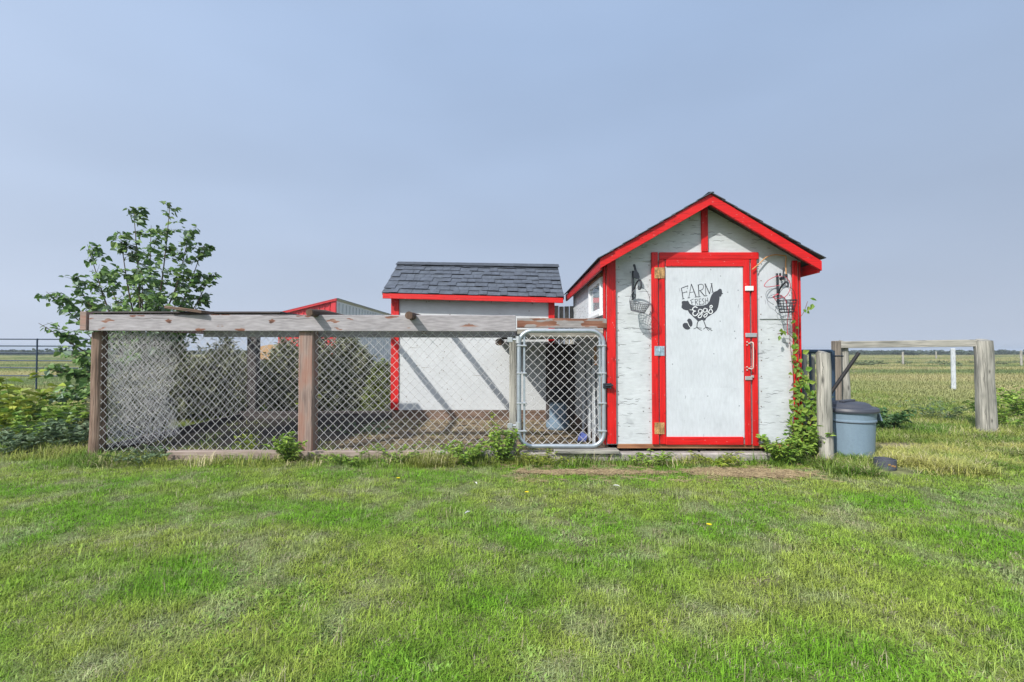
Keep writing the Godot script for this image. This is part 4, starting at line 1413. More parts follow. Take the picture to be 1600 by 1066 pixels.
# hooks and baskets on the front of the coop
func hooks() -> void:
	var d := DC - 0.02
	var P := func(x: float, y: float, dd: float) -> Vector3:
		return at(960 + x / 8.88, 400 + y / 8.88, dd)
	var o := thing("plant_hook", at(989, 446, DC), "black scrolled iron plant hook left of the coop door", "plant hook")
	var s := Shape.new()
	s.tube([P.call(257, 208, d), P.call(253, 614, d)], [0.011], 6)
	part("wall_bar", s, M.iron, o)
	s = Shape.new()
	s.tube(curve([P.call(252, 560, d - 0.01), P.call(272, 470, d - 0.05), P.call(312, 370, d - 0.12), P.call(350, 335, d - 0.17), P.call(372, 385, d - 0.20), P.call(364, 450, d - 0.20), P.call(338, 458, d - 0.19), P.call(334, 415, d - 0.18)], 6), [0.0085], 8)
	s.tube(curve([P.call(255, 590, d - 0.005), P.call(285, 580, d - 0.02), P.call(292, 540, d - 0.03), P.call(278, 530, d - 0.03)], 5), [0.006], 6)
	part("scroll", s, M.iron, o)
	s = Shape.new()
	var top := PackedVector2Array()
	for q in [[262, 118], [278, 112], [292, 122], [300, 165], [312, 205], [338, 245], [352, 292], [344, 322], [318, 318], [292, 314], [268, 302], [264, 240], [280, 200], [274, 160], [262, 135]]:
		top.append(Vector2(q[0], q[1]))
	var o0: Vector3 = P.call(0, 0, d - 0.05)
	var sc: float = (P.call(100, 0, d - 0.05).x - o0.x) / 100.0
	s.plate(top, Transform3D(Basis(Vector3(sc, 0, 0), Vector3(0, -sc, 0), Vector3(0, 0, 1)), o0), 0.012)
	part("finial", s, M.iron, o)
	# tilted wire basket on that hook
	basket(at(998, 480, d - 0.15), 0.098, 0.085, Vector3(0.16, 0.96, 0.22).normalized(), plain(Color(0.15, 0.16, 0.18), 0.6), 26, "grey wire egg basket hanging tilted from the left plant hook", at(1002, 449, d - 0.19))
	var Q := func(x: float, y: float, dd: float) -> Vector3:
		return at(1170 + x / 7.615, 380 + y / 7.615, dd)
	o = thing("plant_hook", at(1216, 450, DC), "black iron plant hook right of the coop door, wound with cord", "plant hook")
	s = Shape.new()
	s.tube([Q.call(336, 360, d), Q.call(348, 716, d)], [0.011], 6)
	part("wall_bar", s, M.iron, o)
	s = Shape.new()
	s.tube(curve([Q.call(348, 620, d - 0.01), Q.call(372, 545, d - 0.05), Q.call(412, 490, d - 0.12), Q.call(450, 462, d - 0.17), Q.call(468, 490, d - 0.20), Q.call(462, 520, d - 0.20), Q.call(446, 512, d - 0.19)], 6), [0.0085], 8)
	part("scroll", s, M.iron, o)
	s = Shape.new()
	s.tube([Q.call(416, 296, d - 0.03), Q.call(410, 400, d - 0.04)], [0.008], 6)
	s.box(Vector3(0.05, 0.035, 0.02), Transform3D(Basis(Vector3(0, 0, 1), 0.3), Q.call(396, 420, d - 0.04)), 0.006)
	s.box(Vector3(0.022, 0.03, 0.02), Transform3D(Basis(), Q.call(446, 386, d - 0.04)), 0.006)
	s.box(Vector3(0.016, 0.03, 0.02), Transform3D(Basis(), Q.call(374, 374, d - 0.04)), 0.005)
	part("finial", s, M.iron, o)
	basket(Q.call(452, 752, d - 0.13), 0.088, 0.115, Vector3(-0.02, 1, 0.03).normalized(), M.iron, 18, "black wire basket hanging from the right plant hook", Q.call(462, 520, d - 0.20))
	s = Shape.new()
	for q in [[[400, 400], [340, 392], [240, 438], [186, 500], [215, 522], [330, 508], [370, 500]], [[430, 395], [480, 450], [498, 520], [470, 600], [425, 645]], [[350, 600], [300, 630], [290, 645], [340, 660], [400, 640], [350, 612], [300, 640], [330, 690]], [[385, 630], [425, 650], [442, 690], [462, 760], [472, 830], [464, 900], [460, 1000], [464, 1090]]]:
		var pts := []
		for e in q:
			pts.append(Q.call(e[0], e[1], d - 0.06 - 0.01 * rng.randf()))
		s.tube(curve(pts, 5), [0.0036], 5, Color.WHITE, false)
	solo("red_cord", s, M.cord_red, "thin red cord looped round the right plant hook and hanging down", "cord")
	s = Shape.new()
	s.tube(curve([Q.call(40, 316, DC - 0.055), Q.call(120, 250, DC - 0.05), Q.call(205, 172, DC - 0.04), Q.call(300, 140, DC - 0.035), Q.call(400, 146, DC - 0.035), Q.call(442, 158, DC - 0.035), Q.call(440, 240, DC - 0.03), Q.call(446, 385, DC - 0.045)], 6), [0.0062], 8)
	solo("tan_cord", s, M.cord_tan, "tan cord arching from the door frame to the right plant hook", "cord")
	s = Shape.new()
	s.tube(curve([Q.call(330, 545, d - 0.02), Q.call(250, 550, d - 0.03), Q.call(205, 600, d - 0.03), Q.call(225, 680, d - 0.03), Q.call(300, 735, d - 0.03)], 5), [0.002], 4, Color.WHITE, false)
	s.tube(curve([Q.call(345, 755, d - 0.03), Q.call(318, 800, d - 0.03), Q.call(360, 850, d - 0.03), Q.call(430, 890, d - 0.02)], 5), [0.002], 4, Color.WHITE, false)
	solo("thin_wire", s, M.iron, "thin dark wire curling left of the black wire basket", "wire")

func basket(c: Vector3, r: float, h: float, up: Vector3, m: Material, ribs: int, label: String, hang: Vector3) -> void:
	var o := thing("wire_basket", c - up * h * 0.5, label, "basket")
	var x := up.cross(Vector3(0, 0, 1)).normalized()
	var z := x.cross(up)
	var b := c - up * h * 0.5
	var ring := func(rr: float, y: float) -> Array:
		var pts := []
		for k in 25:
			var a := TAU * k / 24
			pts.append(b + up * y + (x * cos(a) + z * sin(a)) * rr)
		return pts
	var s := Shape.new()
	s.tube(ring.call(r, h), [0.0035], 6, Color.WHITE, false)
	part("rim", s, m, o)
	s = Shape.new()
	for e in [[0.68, 0.0, 0.003], [0.76, 0.25, 0.0016], [0.84, 0.5, 0.0016], [0.92, 0.75, 0.0016], [0.45, 0.0, 0.0016], [0.22, 0.0, 0.0016]]:
		s.tube(ring.call(r * e[0], h * e[1]), [e[2] * 1.5], 4, Color.WHITE, false)
	for k in ribs:
		var a := TAU * k / ribs
		var d := x * cos(a) + z * sin(a)
		s.tube([b + d * r * 0.1, b + d * r * 0.68, b + d * r + up * h], [0.0023], 4, Color.WHITE, false)
	part("wires", s, m, o, "", true)
	s = Shape.new()
	var pts := []
	for k in 13:
		var a := PI * k / 12
		pts.append((b + up * h + x * r * cos(a)).lerp(b + up * h - x * r * cos(a) * -1.0, 0.0) + (hang - (b + up * h)) * sin(a))
	s.tube(pts, [0.0025], 5, Color.WHITE, false)
	part("handle", s, m, o)

# a creeper climbing the right corner board
func vine() -> void:
	var o := thing("climbing_vine", at(1245, 700, DC), "green climbing vine on the coop's right corner board", "vine")
	var st := Shape.new()
	var lf := Shape.new()
	var lines := [[[1243, 715], [1240, 660], [1246, 610], [1240, 560], [1243, 520], [1238, 480]], [[1250, 715], [1252, 660], [1244, 620], [1250, 580], [1243, 540]], [[1240, 712], [1238, 650], [1240, 600], [1235, 540]], [[1258, 715], [1268, 650], [1262, 610], [1256, 590]], [[1265, 716], [1275, 660], [1272, 620]], [[1240, 530], [1230, 520], [1215, 522]], [[1247, 500], [1256, 488], [1262, 471]]]
	for l in lines:
		var pts := []
		for q in l:
			pts.append(at(q[0], q[1], DC - 0.03 - rnd(0, 0.02)))
		var line := curve(pts, 5)
		st.tube(line, [0.003], 4, Color(0.22, 0.09, 0.06), false)
		for p in line:
			var low: float = clampf((1.15 - p.y) / 1.0, 0.0, 1.0)
			for j in int(lerpf(0.4 + rng.randf(), 6.0, low)):
				var b := rnd(0, TAU)
				var q: Vector3 = p + Vector3(rnd(-0.05, 0.05) * (0.5 + low), rnd(-0.05, 0.05), rnd(0.0, 0.06))
				lf.leaf(q, Vector3(cos(b), sin(b) * 0.8 - 0.3, rnd(0.1, 0.5)).normalized(), Vector3(rnd(-0.4, 0.4), 0.5, 1).normalized(), rnd(0.03, 0.075), rnd(0.03, 0.06), mixc(Color(0.10, 0.22, 0.03), Color(0.22, 0.30, 0.05), rng.randf()), 0.15)
	part("stems", st, M.leaf, o)
	part("leaves", lf, M.leaf, o, "", true)

# ---------------------------------------------------------------- left of the run
func left_side() -> void:
	var g := thing("pipe_gate", Vector3(-12.5, 0, -12.0), "dark five-bar pipe gate across the pasture at the far left", "gate")
	for y in [1.42, 1.24, 1.05, 0.85, 0.66, 0.45]:
		tube_part("bar", [Vector3(-17.5, y + 0.0, -12.2), Vector3(-9.7, y - 0.03, -12.0)], [0.016], M.navy, g, 8)
	for x in [-17.4, -12.58, -9.75]:
		tube_part("upright", [Vector3(x, 1.42, -12.05), Vector3(x, 0.05, -12.05)], [0.018], M.navy, g, 8)
	var s := Shape.new()
	log_post(s, Vector3(-9.6, -0.1, -12.05), Vector3(-9.6, 1.5, -12.05), 0.09)
	solo("gate_post", s, M.log, "round post holding the far left pipe gate, behind the poplar", "post")

func bushes() -> void:
	var greys := [Color(0.12, 0.145, 0.075), Color(0.33, 0.345, 0.21)]
	var list := [[-5.30, -7.1, 1.24, 0.95, 0, "dark grey-green bush seen through the side of the run"],
		[-4.85, -5.75, 0.80, 0.5, 0, "low grey-green growth just outside the netting at the left end of the run"],
		[-4.70, -7.5, 1.34, 0.75, 0, "tallest grey-green bush left of the dark back corner post"],
		[-3.95, -7.95, 1.40, 0.55, 0, "grey-green bush just right of the dark back corner post"],
		[-3.36, -7.75, 1.58, 0.5, 0, "grey-green bush right of the rust stained square post"],
		[-3.10, -8.5, 1.55, 0.6, 1, "grey-green bush hiding the lower part of the barn corner"],
		[-2.65, -8.1, 1.16, 0.5, 1, "grey-green bush in front of the white barn side"],
		[-2.15, -7.7, 0.95, 0.36, 2, "yellow-green bush beside the shed's red corner board"]]
	for q in list:
		var o := thing("wild_bush", Vector3(q[0], 0, q[1]), q[5], "bush", "bushes behind the run")
		var st := Shape.new()
		var lf := Shape.new()
		var cols: Array = greys if q[4] < 2 else [Color(0.15, 0.21, 0.05), Color(0.26, 0.30, 0.10)]
		for k in 130:
			var a := rnd(0, TAU)
			var out := Vector3(cos(a), 0, sin(a) * 0.7)
			var root: Vector3 = Vector3(q[0], 0, q[1]) + out * q[3] * rnd(0.0, 0.5)
			var el := rnd(0.05, PI / 2)
			var dome := rnd(0.75, 1.0)
			var tip: Vector3 = Vector3(q[0], 0, q[1]) + out * q[3] * cos(el) * dome + Vector3.UP * q[2] * (0.18 + 0.84 * sin(el)) * dome
			var line := curve([root, root.lerp(tip, 0.5) + Vector3(rnd(-1, 1), 0, rnd(-1, 1)) * 0.05, tip], 4)
			st.tube(line, [0.005, 0.003], 3, Color(0.13, 0.10, 0.07), false)
			for j in 34:
				var f := rnd(0.25, 1.0) * (line.size() - 1)
				var p: Vector3 = line[int(f)].lerp(line[mini(int(f) + 1, line.size() - 1)], f - int(f))
				var b := rnd(0, TAU)
				lf.leaf(p, Vector3(cos(b), rnd(0.1, 1.0), sin(b)).normalized(), Vector3(rnd(-0.5, 0.5), 1, rnd(0, 0.8)).normalized(), rnd(0.06, 0.12), rnd(0.020, 0.036), mixc(cols[0], cols[1], rng.randf()) * rnd(0.8, 1.15), 0.1)
		for k in 2400:
			var a := rnd(0, TAU)
			var el := asin(rng.randf())
			var rr := pow(rng.randf(), 0.4) * 0.9
			var p := Vector3(q[0] + cos(a) * cos(el) * q[3] * rr, q[2] * (0.12 + 0.85 * sin(el) * rr), q[1] + sin(a) * cos(el) * q[3] * 0.7 * rr)
			var b := rnd(0, TAU)
			lf.leaf(p, Vector3(cos(b), rnd(0.0, 0.9), sin(b)).normalized(), Vector3(rnd(-0.5, 0.5), 1, rnd(0, 0.8)).normalized(), rnd(0.07, 0.13), rnd(0.022, 0.04), mixc(cols[0], cols[1], rng.randf()) * rnd(0.7, 1.1), 0.1)
		part("stems", st, M.leaf, o)
		part("leaves", lf, M.leaf, o, "", true)

func poplar() -> void:
	var foot := Vector3(-5.75, 0, -7.2)
	var o := thing("young_poplar", foot, "young poplar with several thin stems and wind-blown leaves beside the run", "tree")
	var bark := Shape.new()
	var lf := Shape.new()
	var tips := [[266, 316, 7.2], [208, 323, 7.0], [187, 362, 6.9], [318, 384, 7.4], [331, 428, 7.5], [137, 384, 6.9], [72, 456, 6.8], [60, 505, 6.7], [112, 432, 7.0], [296, 362, 7.3], [236, 352, 7.6], [88, 545, 6.8], [66, 575, 6.6], [105, 610, 6.6], [160, 420, 7.5], [282, 440, 7.8], [222, 425, 6.7], [135, 520, 6.6], [180, 480, 6.6], [250, 470, 6.9], [310, 470, 7.5], [150, 590, 6.6], [200, 560, 6.7], [128, 470, 7.2], [122, 640, 6.3], [92, 655, 6.1], [138, 600, 6.4], [75, 620, 6.3], [142, 545, 6.5], [118, 560, 6.6]]
	var singles := []
	for t in tips:
		var tip := at(t[0], t[1], t[2])
		var root := foot + Vector3(rnd(-0.12, 0.12), 0, rnd(-0.12, 0.12))
		var m1 := root.lerp(tip, 0.35) + Vector3(rnd(-0.05, 0.05), (tip.y - root.y) * 0.10 + absf(tip.x - root.x) * 0.12, 0)
		var m2 := root.lerp(tip, 0.7) + Vector3(0, absf(tip.x - root.x) * 0.12, 0)
		var line := curve([root, m1, m2, tip], 7)
		var rad := []
		for k in line.size():
			rad.append(lerpf(0.022, 0.003, float(k) / (line.size() - 1)))
		bark.tube(line, rad, 6, Color(0.15, 0.12, 0.09), false)
		var lng := root.distance_to(tip)
		for tw in int(18 + lng * 9):
			var f := rnd(0.18, 1.0)
			var fi := f * (line.size() - 1)
			var p: Vector3 = line[int(fi)].lerp(line[mini(int(fi) + 1, line.size() - 1)], fi - int(fi))
			var a := rnd(0, TAU)
			var tl := rnd(0.10, 0.42) * (1.2 - f)+ 0.05
			var e := p + (Vector3(cos(a), rnd(0.1, 0.9), sin(a)) + Vector3(0.25, 0, 0)).normalized() * tl
			bark.tube([p, e], [0.003, 0.0018], 3, Color(0.16, 0.14, 0.08), false)
			for j in 5:
				var q := p.lerp(e, rnd(0.2, 1.0))
				var b := rnd(0, TAU)
				var dir := (Vector3(cos(b), rnd(-0.9, 0.3), sin(b)) + Vector3(0.7, 0.0, 0.0)).normalized()
				var c := mixc(Color(0.085, 0.185, 0.05), Color(0.25, 0.37, 0.11), rng.randf() * rng.randf() + 0.1)
				var pale := rng.randf() < 0.18
				if pale: c = Color(0.24, 0.33, 0.24)
				var up := Vector3(rnd(-0.9, 0.9), rnd(0.2, 1.0), rnd(-0.2, 1.2)).normalized()
				var ln := rnd(0.06, 0.125)
				var away := q + dir * 0.03
				if f > 0.72 and singles.size() < 260 and j < 3:
					singles.append([away, dir, up, ln, c])
				else:
					lf.leaf(away, dir, up, ln, ln * rnd(0.72, 0.92), c, rnd(0.06, 0.2), 0.3)
	part("stems", bark, M.leaf, o)
	part("leaves", lf, M.leaf, o, "", true)
	# leaves at the twig tips, one by one
	var kinds := []
	for k in 6:
		var s := Shape.new()
		var c := mixc(Color(0.045, 0.105, 0.025), Color(0.13, 0.20, 0.06), k / 5.0)
		s.leaf(Vector3.ZERO, Vector3(0, 0, -1), Vector3.UP, 1.0, rnd(0.75, 0.9), c, rnd(0.08, 0.2), 0.3)
		kinds.append(s.mesh())
	for q in singles:
		var m := MeshInstance3D.new()
		m.mesh = kinds[rng.randi() % 6]
		m.material_override = M.leaf
		m.name = numbered(o, "leaf")
		o.add_child(m, true)
		var z: Vector3 = -q[1]
		var x: Vector3 = q[2].cross(z).normalized()
		m.transform = Transform3D(Basis(x, z.cross(x), z) * q[3], q[0] - foot)

func weeds() -> void:
	var green := [Color(0.13, 0.26, 0.035), Color(0.27, 0.38, 0.065)]
	var lime := [Color(0.20, 0.30, 0.03), Color(0.34, 0.38, 0.06)]
	var blue := [Color(0.10, 0.17, 0.09), Color(0.20, 0.27, 0.16)]
	var gnd := func(px: float, py: float, d: float) -> Vector3:
		var p := at(px, py, d)
		return Vector3(p.x, rough(p.x, p.z), p.z)
	weed("weed_clump", gnd.call(452, 700, 4.50), 0.26, 0.24, 30, 14, 0.05, 0.5, green, "bright green weed clump at the foot of the rust stained square post")
	weed("weed_clump", gnd.call(385, 702, 4.78), 0.24, 0.12, 12, 10, 0.045, 0.45, lime, "pale weed poking through the chain link left of the square post")
	weed("weed_clump", gnd.call(620, 705, 4.50), 0.16, 0.34, 26, 10, 0.04, 0.5, green, "low green weed before the chain link midway along the run")
	weed("weed_clump", gnd.call(728, 708, 4.47), 0.22, 0.30, 34, 13, 0.042, 0.6, green, "leafy green weed clump on the concrete left of the tube gate")
	weed("weed_clump", gnd.call(786, 708, 4.47), 0.34, 0.22, 34, 13, 0.045, 0.65, green, "tall leafy weed climbing at the hinge side of the tube gate")
	weed("weed_clump", gnd.call(775, 700, 4.75), 0.50, 0.14, 8, 9, 0.04, 0.5, lime, "thin stemmed weed rising behind the chain link by the gate post")
	weed("weed_clump", gnd.call(1225, 712, 4.45), 0.26, 0.22, 30, 14, 0.055, 0.5, green, "leafy green weed clump at the foot of the vine")
	weed("weed_clump", gnd.call(1262, 708, 4.55), 0.40, 0.22, 34, 16, 0.06, 0.5, green, "tall leafy weed between the coop corner and the grey round post")
	weed("weed_clump", gnd.call(1272, 700, 5.0), 0.62, 0.20, 26, 16, 0.05, 0.45, lime, "yellow-green weed growing up before the navy pipe gate")
	weed("weed_clump", gnd.call(575, 700, 5.8), 0.20, 0.35, 16, 10, 0.05, 0.4, blue, "grey-green weed on the floor inside the run")
	weed("weed_clump", gnd.call(478, 640, 5.2), 0.62, 0.12, 7, 9, 0.05, 0.6, lime, "yellow-green sapling just inside the run by the square post")
	# right verge
	weed("weed_clump", gnd.call(1385, 668, 6.3), 0.30, 0.30, 30, 16, 0.07, 0.6, [Color(0.05, 0.12, 0.04), Color(0.10, 0.19, 0.07)], "dark green rounded weed in the grass right of the trash can")
	weed("weed_clump", gnd.call(1570, 668, 6.4), 0.42, 0.4, 26, 14, 0.07, 0.5, green, "green weed beside the stout post of the timber frame")
	weed("weed_clump", gnd.call(1470, 668, 7.2), 0.30, 0.5, 26, 10, 0.06, 0.35, blue, "grey-green weed under the timber frame's rail")
	weed("weed_clump", gnd.call(1600, 668, 7.4), 0.55, 0.4, 24, 14, 0.08, 0.6, green, "broad leaved weed at the right edge behind the stout post")
	# left of the run
	weed("weed_clump", gnd.call(20, 660, 5.6), 0.85, 0.35, 14, 12, 0.13, 0.75, lime, "yellow-green broad leaved weed at the left edge")
	weed("weed_clump", gnd.call(60, 660, 5.3), 0.45, 0.5, 30, 12, 0.09, 0.6, green, "green weed clump below the poplar's left branches")
	weed("weed_clump", gnd.call(110, 680, 5.1), 0.36, 0.35, 30, 12, 0.08, 0.5, blue, "silvery weed clump beside the corner post")
	weed("weed_clump", gnd.call(30, 690, 5.0), 0.30, 0.4, 30, 12, 0.08, 0.4, blue, "silvery low weed at the left edge of the lawn")
	weed("weed_clump", gnd.call(90, 640, 6.2), 0.50, 0.5, 30, 12, 0.09, 0.6, green, "green weed clump under the poplar")
	weed("weed_clump", gnd.call(-40, 650, 6.0), 0.55, 0.5, 26, 12, 0.10, 0.6, green, "leafy weed just beyond the left edge")
	weed("weed_clump", gnd.call(545, 708, 4.5), 0.12, 0.3, 20, 10, 0.04, 0.5, green, "low weeds at the sill right of the rust stained square post")
	weed("weed_clump", gnd.call(850, 720, 4.42), 0.12, 0.25, 18, 9, 0.05, 0.25, lime, "low yellow-green grass clump under the tube gate")
	weed("weed_clump", gnd.call(1015, 720, 4.40), 0.12, 0.22, 18, 9, 0.05, 0.4, green, "low green weed before the concrete left under the coop door")
	weed("weed_clump", gnd.call(1120, 720, 4.40), 0.11, 0.30, 20, 9, 0.06, 0.22, lime, "low grassy weed under the right side of the coop door")
	weed("weed_clump", gnd.call(225, 705, 4.48), 0.14, 0.34, 26, 10, 0.05, 0.35, blue, "pale low weed under the chain link right of the corner post")
	for q in [[957.0, 758.0, 0.4, "small white feather in the lawn below the coop's left corner"], [742.0, 753.0, 1.2, "small white feather in the lawn below the tube gate hinge"], [735.0, 798.0, 2.2, "small pale feather lying mid lawn"]]:
		var d: float = 1.06 * FPX / (q[1] - 548.0)
		var p := at(q[0], q[1], d)
		var s := Shape.new()
		s.leaf(Vector3(p.x, 0.045, p.z), Vector3(cos(q[2]), 0.1, sin(q[2])).normalized(), Vector3.UP, 0.06, 0.018, Color(0.75, 0.76, 0.76), 0.2)
		solo("feather", s, M.leaf, q[3], "feather")
	# dandelion flowers in the lawn
	for q in [[1108.0, 823.0, "yellow dandelion in the lawn below the coop door"], [622.0, 750.0, "yellow dandelion before the middle of the run"], [823.0, 772.0, "yellow dandelion in the lawn below the tube gate"]]:
		var d: float = 1.07 * FPX / (q[1] - 548.0)
		var p := at(q[0], q[1], d)
		var o := thing("dandelion", Vector3(p.x, 0, p.z), q[2], "flower", "dandelions in the lawn")
		var s := Shape.new()
		for k in 14:
			var a := TAU * k / 14
			s.leaf(Vector3(p.x, 0.05, p.z), Vector3(cos(a), 0.35, sin(a)).normalized(), Vector3.UP, 0.018, 0.008, Color(0.80, 0.68, 0.03), 0.1)
		part("petals", s, M.leaf, o)
		s = Shape.new()
		s.tube([Vector3(p.x, 0, p.z), Vector3(p.x, 0.05, p.z)], [0.002], 4, Color(0.15, 0.2, 0.05), false)
		part("stalk", s, M.leaf, o)

# ---------------------------------------------------------------- grass
var pn1 := FastNoiseLite.new()
var pn2 := FastNoiseLite.new()
var pn3 := FastNoiseLite.new()

# the colour of the turf: fresh, yellowish or dried, in drifts of several sizes
func turf(x: float, z: float) -> Array:
	var a := pn1.get_noise_2d(x * 100.0, z * 160.0)
	var b := pn2.get_noise_2d(x * 100.0, z * 100.0)
	var d := pn3.get_noise_2d(x * 100.0, z * 100.0)
	var c := mixc(Color(0.165, 0.365, 0.022), Color(0.33, 0.43, 0.075), a * 1.3 + 0.5 + b * 0.5)
	var dry := clampf((b + d * 0.7 - 0.02) * 1.7, 0.0, 1.0)
	c = mixc(c, Color(0.37, 0.43, 0.25), dry * 0.65) * (1.0 + 0.45 * pn3.get_noise_2d(x * 130.0 + 70.0, z * 170.0))
	return [c, dry]

func lawn() -> void:
	pn1.seed = 61; pn1.frequency = 0.006; pn1.fractal_octaves = 3
	pn2.seed = 62; pn2.frequency = 0.014; pn2.fractal_octaves = 3
	pn3.seed = 63; pn3.frequency = 0.05; pn3.fractal_octaves = 2
	var kinds := []
	for k in 5:
		kinds.append([tuft(18, 0.034, 0.018, 0.042, 0.0024, 1.3), [], []])
	for k in 3:
		kinds.append([tuft(18, 0.045, 0.016, 0.034, 0.0019, 2.6), [], []])
	kinds.append([tuft(12, 0.045, 0.018, 0.042, 0.0085, 1.8), [], []])
	kinds.append([tuft(5, 0.035, 0.05, 0.085, 0.0026, 0.8), [], []])
	var z := -1.15
	while z > -4.75:
		var d := -z
		var step := 0.0178 + 0.0046 * maxf(0.0, d - 1.2)
		var half := d * 1.125 + 0.9
		var x := -half
		while x < half:
			var px := x + rnd(-step, step) * 0.6
			var pz := z + rnd(-step, step) * 0.6
			x += step
			if pz < -4.56 and px > -4.2 and px < 3.1:
				continue
			var b := bare(px, pz)
			if Vector2(px - 3.485, (pz + 4.20) * 0.8).length() < 0.15: continue
			if rng.randf() < b * 0.93:
				continue
			var q := turf(px, pz)
			var thin: float = 0.08 + q[1] * 0.08
			if rng.randf() < thin:
				continue
			var kind := rng.randi() % 5
			if rng.randf() < q[1] * 0.7: kind = 5 + rng.randi() % 3
			if rng.randf() < clampf(pn2.get_noise_2d(px * 60.0 + 900.0, pz * 60.0) - 0.10, 0.0, 0.06): kind = 8
			if rng.randf() < 0.05: kind = 9
			var tall := rnd(0.75, 1.2) * (1.0 + 0.35 * pn1.get_noise_2d(px * 150.0 + 400.0, pz * 150.0))
			if pz < -4.2: tall *= 1.0 + (-4.2 - pz) * rnd(0.5, 3.0) * (1.0 - b)
			var t := Transform3D(Basis(Vector3.UP, rnd(0, TAU)).scaled(Vector3(1.1, tall, 1.1)), Vector3(px, rough(px, pz), pz))
			var c: Color = q[0] * rnd(0.75, 1.25)
			if rng.randf() < 0.04 + q[1] * 0.10: c = Color(0.46, 0.43, 0.28) * rnd(0.6, 1.1)
			if kind == 8: c = q[0].lerp(Color(0.17, 0.36, 0.04), 0.5) * rnd(0.8, 1.2)
			c.a = 1.0
			kinds[kind][1].append(t)
			kinds[kind][2].append(c)
		z -= step
	var root := Node3D.new()
	root.name = "lawn_grass"
	add_child(root)
	metas(root, "mown green lawn with dry patches in front of the run and coop", "grass", "", "stuff")
	origin_of[root] = Vector3.ZERO
	for k in kinds.size():
		if kinds[k][1].size():
			swarm("tufts" if k != 8 else "broad_blades", kinds[k][0], M.grass, kinds[k][1], kinds[k][2], "", "", root)
	# straw lying on the worn earth
	var st := Shape.new()
	for k in 5:
		var a := rnd(0, TAU)
		var p := Vector3(rnd(-0.03, 0.03), rnd(0.004, 0.018), rnd(-0.03, 0.03))
		var dd := Vector3(cos(a), rnd(-0.1, 0.15), sin(a)) * rnd(0.03, 0.06)
		st.tube([p - dd, p + dd], [0.0015], 3, Color(1, 1, 1) * rnd(0.7, 1.2), false)
	var sm := st.mesh()
	var w := []
	var tn := []
	for k in 5200:
		var px := rnd(-0.1, 2.75)
		var pz := rnd(-4.45, -3.8)
		if rng.randf() > bare(px, pz) + 0.03:
			continue
		w.append(Transform3D(Basis(Vector3.UP, rnd(0, TAU)), Vector3(px, rough(px, pz), pz)))
		tn.append(mixc(Color(0.27, 0.20, 0.12), Color(0.50, 0.40, 0.24), rng.randf()))
	for k in 1500:
		var px := rnd(-1.9, 0.9)
		var pz := rnd(-6.9, -4.75)
		w.append(Transform3D(Basis(Vector3.UP, rnd(0, TAU)), Vector3(px, 0.04 + rough(px, pz) * 0.7, pz)))
		tn.append(mixc(Color(0.25, 0.18, 0.10), Color(0.50, 0.42, 0.28), rng.randf()))
	swarm("straw_litter", sm, M.straw, w, tn, "tan straw scattered on the worn earth before the door and in the run", "straw")

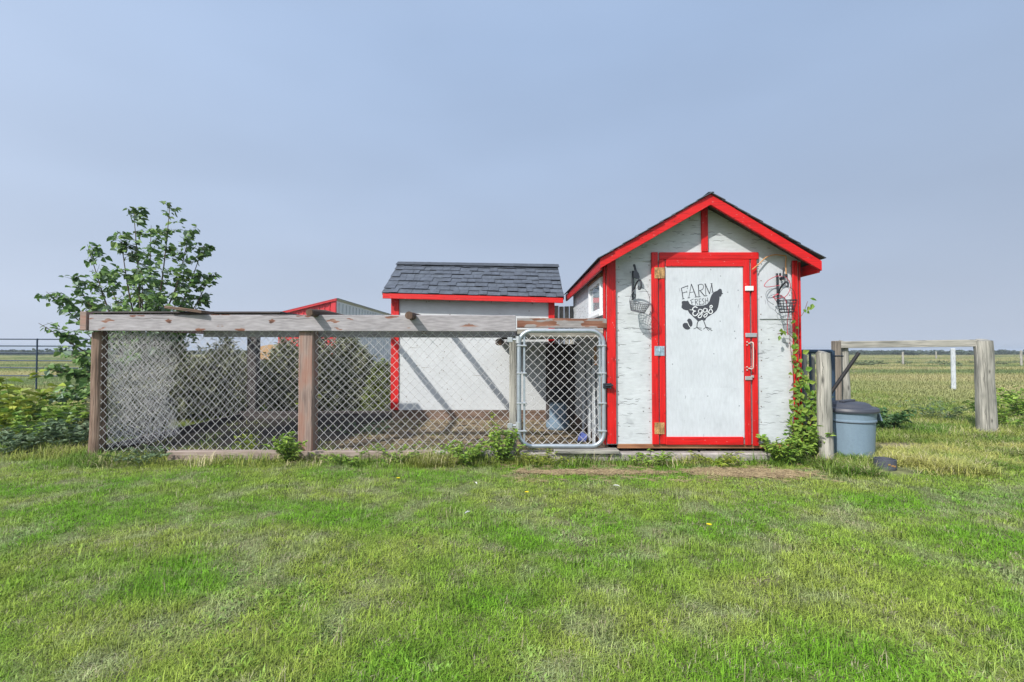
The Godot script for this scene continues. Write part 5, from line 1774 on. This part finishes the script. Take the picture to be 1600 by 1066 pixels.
func meadow() -> void:
	var tall := []
	for k in 4:
		tall.append([tuft(22, 0.10, 0.07, 0.22, 0.0045, 1.1), [], []])
	var far := tuft(44, 0.5, 0.05, 0.17, 0.013, 1.9, 0.95)
	var fw := []
	var ft := []
	# rough grass round the right side, along the fence foot and left of the run
	var zones := [[3.0, 9.5, -12.0, -4.3, 12000, 0.62], [-11.0, -4.35, -12.0, -4.62, 7500, 0.75], [-4.4, 3.1, -4.68, -4.36, 2000, 0.75], [-4.2, 0.9, -7.0, -4.8, 240, 0.55], [-4.6, 0.0, -12.0, -7.3, 1200, 0.9], [2.9, 4.2, -4.66, -4.0, 800, 0.85]]
	var dryz := noise(81, 0.9, 2)
	for q in zones:
		for k in q[4]:
			var px := rnd(q[0], q[1])
			var f := rng.randf()
			var pz: float = lerpf(q[3], q[2], f * f)
			if rng.randf() < bare(px, pz): continue
			if pz > q[3] - 0.22 - nz2.get_noise_2d(px * 90.0, 33.0) * 0.55 and rng.randf() < 0.9 and q[4] > 700: continue
			if Vector2(px - 3.485, pz + 4.20).length() < 0.24 or Vector2(px - 3.53, pz + 4.78).length() < 0.25: continue
			if px > 0.95 and px < 2.9 and pz < -4.47 and rng.randf() < 0.6: continue
			if px > 0.95 and px < 2.92 and pz < -4.58: continue
			var n := dryz.get_noise_2d(px, pz * 1.6)
			var c := mixc(Color(0.14, 0.27, 0.035), Color(0.34, 0.39, 0.09), 0.5 + n * 1.3)
			if px > 3.0 and pz > -5.2: c = mixc(c, Color(0.56, 0.55, 0.17), clampf(0.5 + n, 0.0, 0.9))
			if rng.randf() < 0.14: c = Color(0.55, 0.50, 0.30)
			c *= rnd(0.75, 1.2)
			c.a = 1.0
			var hgt: float = q[5] * rnd(0.45, 1.15)
			if px > 3.0 and pz > -5.6: hgt *= 0.75
			var t := Transform3D(Basis(Vector3.UP, rnd(0, TAU)).scaled(Vector3(1, hgt, 1)), Vector3(px, rough(px, pz) if absf(px) < 7 and pz > -9.0 else 0.0, pz))
			var kk := rng.randi() % 4
			tall[kk][1].append(t)
			tall[kk][2].append(c)
	var root := Node3D.new()
	root.name = "rough_grass"
	add_child(root)
	origin_of[root] = Vector3.ZERO
	metas(root, "longer rough grass round the run, the bin and the timber frame", "grass", "", "stuff")
	for k in 4:
		swarm("tufts", tall[k][0], M.grass, tall[k][1], tall[k][2], "", "", root)
	var bnd := noise(82, 0.06, 2)
	for k in 42000:
		var f := rng.randf()
		var d := 8.5 * pow(14.0, f)
		var px := rnd(-1.7, 1.7) * d
		if px > -4.5 * d / 8.5 * 0.6 and px < d * 0.62 and d > 14.0: continue      # hidden behind the buildings
		if px < 2.0 and px > -5.0 and d < 12.0: continue
		if Vector3(px, 0, -d).x > -14.5 and px < -7.7 and d > 19.8 and d < 32.0: continue
		var n := bnd.get_noise_2d(px * 0.5, d * 2.2)
		var c := mixc(Color(0.31, 0.38, 0.12), Color(0.54, 0.50, 0.24), 0.45 + n * 1.6)
		if n < -0.26: c = Color(0.21, 0.29, 0.11)
		c *= rnd(0.8, 1.15)
		c.a = 1.0
		fw.append(Transform3D(Basis(Vector3.UP, rnd(0, TAU)).scaled(Vector3(1, 1, 1) * rnd(0.5, 1.0) * (0.7 + d * 0.012)), Vector3(px, 0, -d)))
		ft.append(c)
	swarm("meadow_grass", far, M.grass, fw, ft, "yellow-green pasture grass reaching to the far bushes", "grass")
	# far bushes along the horizon and a nearer strip of scrub
	var clump := Shape.new()
	for k in 170:
		var v := Vector3(rnd(-1, 1), rnd(0, 1), rnd(-1, 1))
		if v.length() > 1.0: continue
		var dir := (v + Vector3(rnd(-1, 1), rnd(-0.3, 1), rnd(-1, 1))).normalized()
		var c := Color(1, 1, 1) * rnd(0.7, 1.25)
		clump.leaf(v * Vector3(1, 1, 1), dir, Vector3(rnd(-1, 1), 1, rnd(-1, 1)).normalized(), rnd(0.25, 0.5), rnd(0.15, 0.3), c, 0.2)
	var cm := clump.mesh()
	var sets := [["far_scrub", 105.0, 190.0, 1000, 0.8, 1.25, Color(0.06, 0.085, 0.05), "dark green line of scrub along the horizon"], ["near_scrub", 33.0, 40.0, 200, 0.18, 0.34, Color(0.15, 0.19, 0.10), "low dark strip of scrub crossing the meadow"]]
	for q in sets:
		var w := []
		var tn := []
		for k in q[3]:
			var d := rnd(q[1], q[2])
			var px := rnd(-2.0, 2.0) * d
			if q[0] == "near_scrub" and px < 15.0: continue
			var sz := rnd(q[4], q[5]) * (1.0 + 0.4 * bnd.get_noise_2d(px * 0.4, 5.0))
			w.append(Transform3D(Basis(Vector3.UP, rnd(0, TAU)).scaled(Vector3(rnd(1.4, 2.6), 1.0, 1.6) * sz), Vector3(px, -0.05, -d)))
			var c: Color = q[6] * rnd(0.75, 1.25)
			c.a = 1.0
			tn.append(c)
		swarm(q[0], cm, M.grass, w, tn, q[7], "scrub")
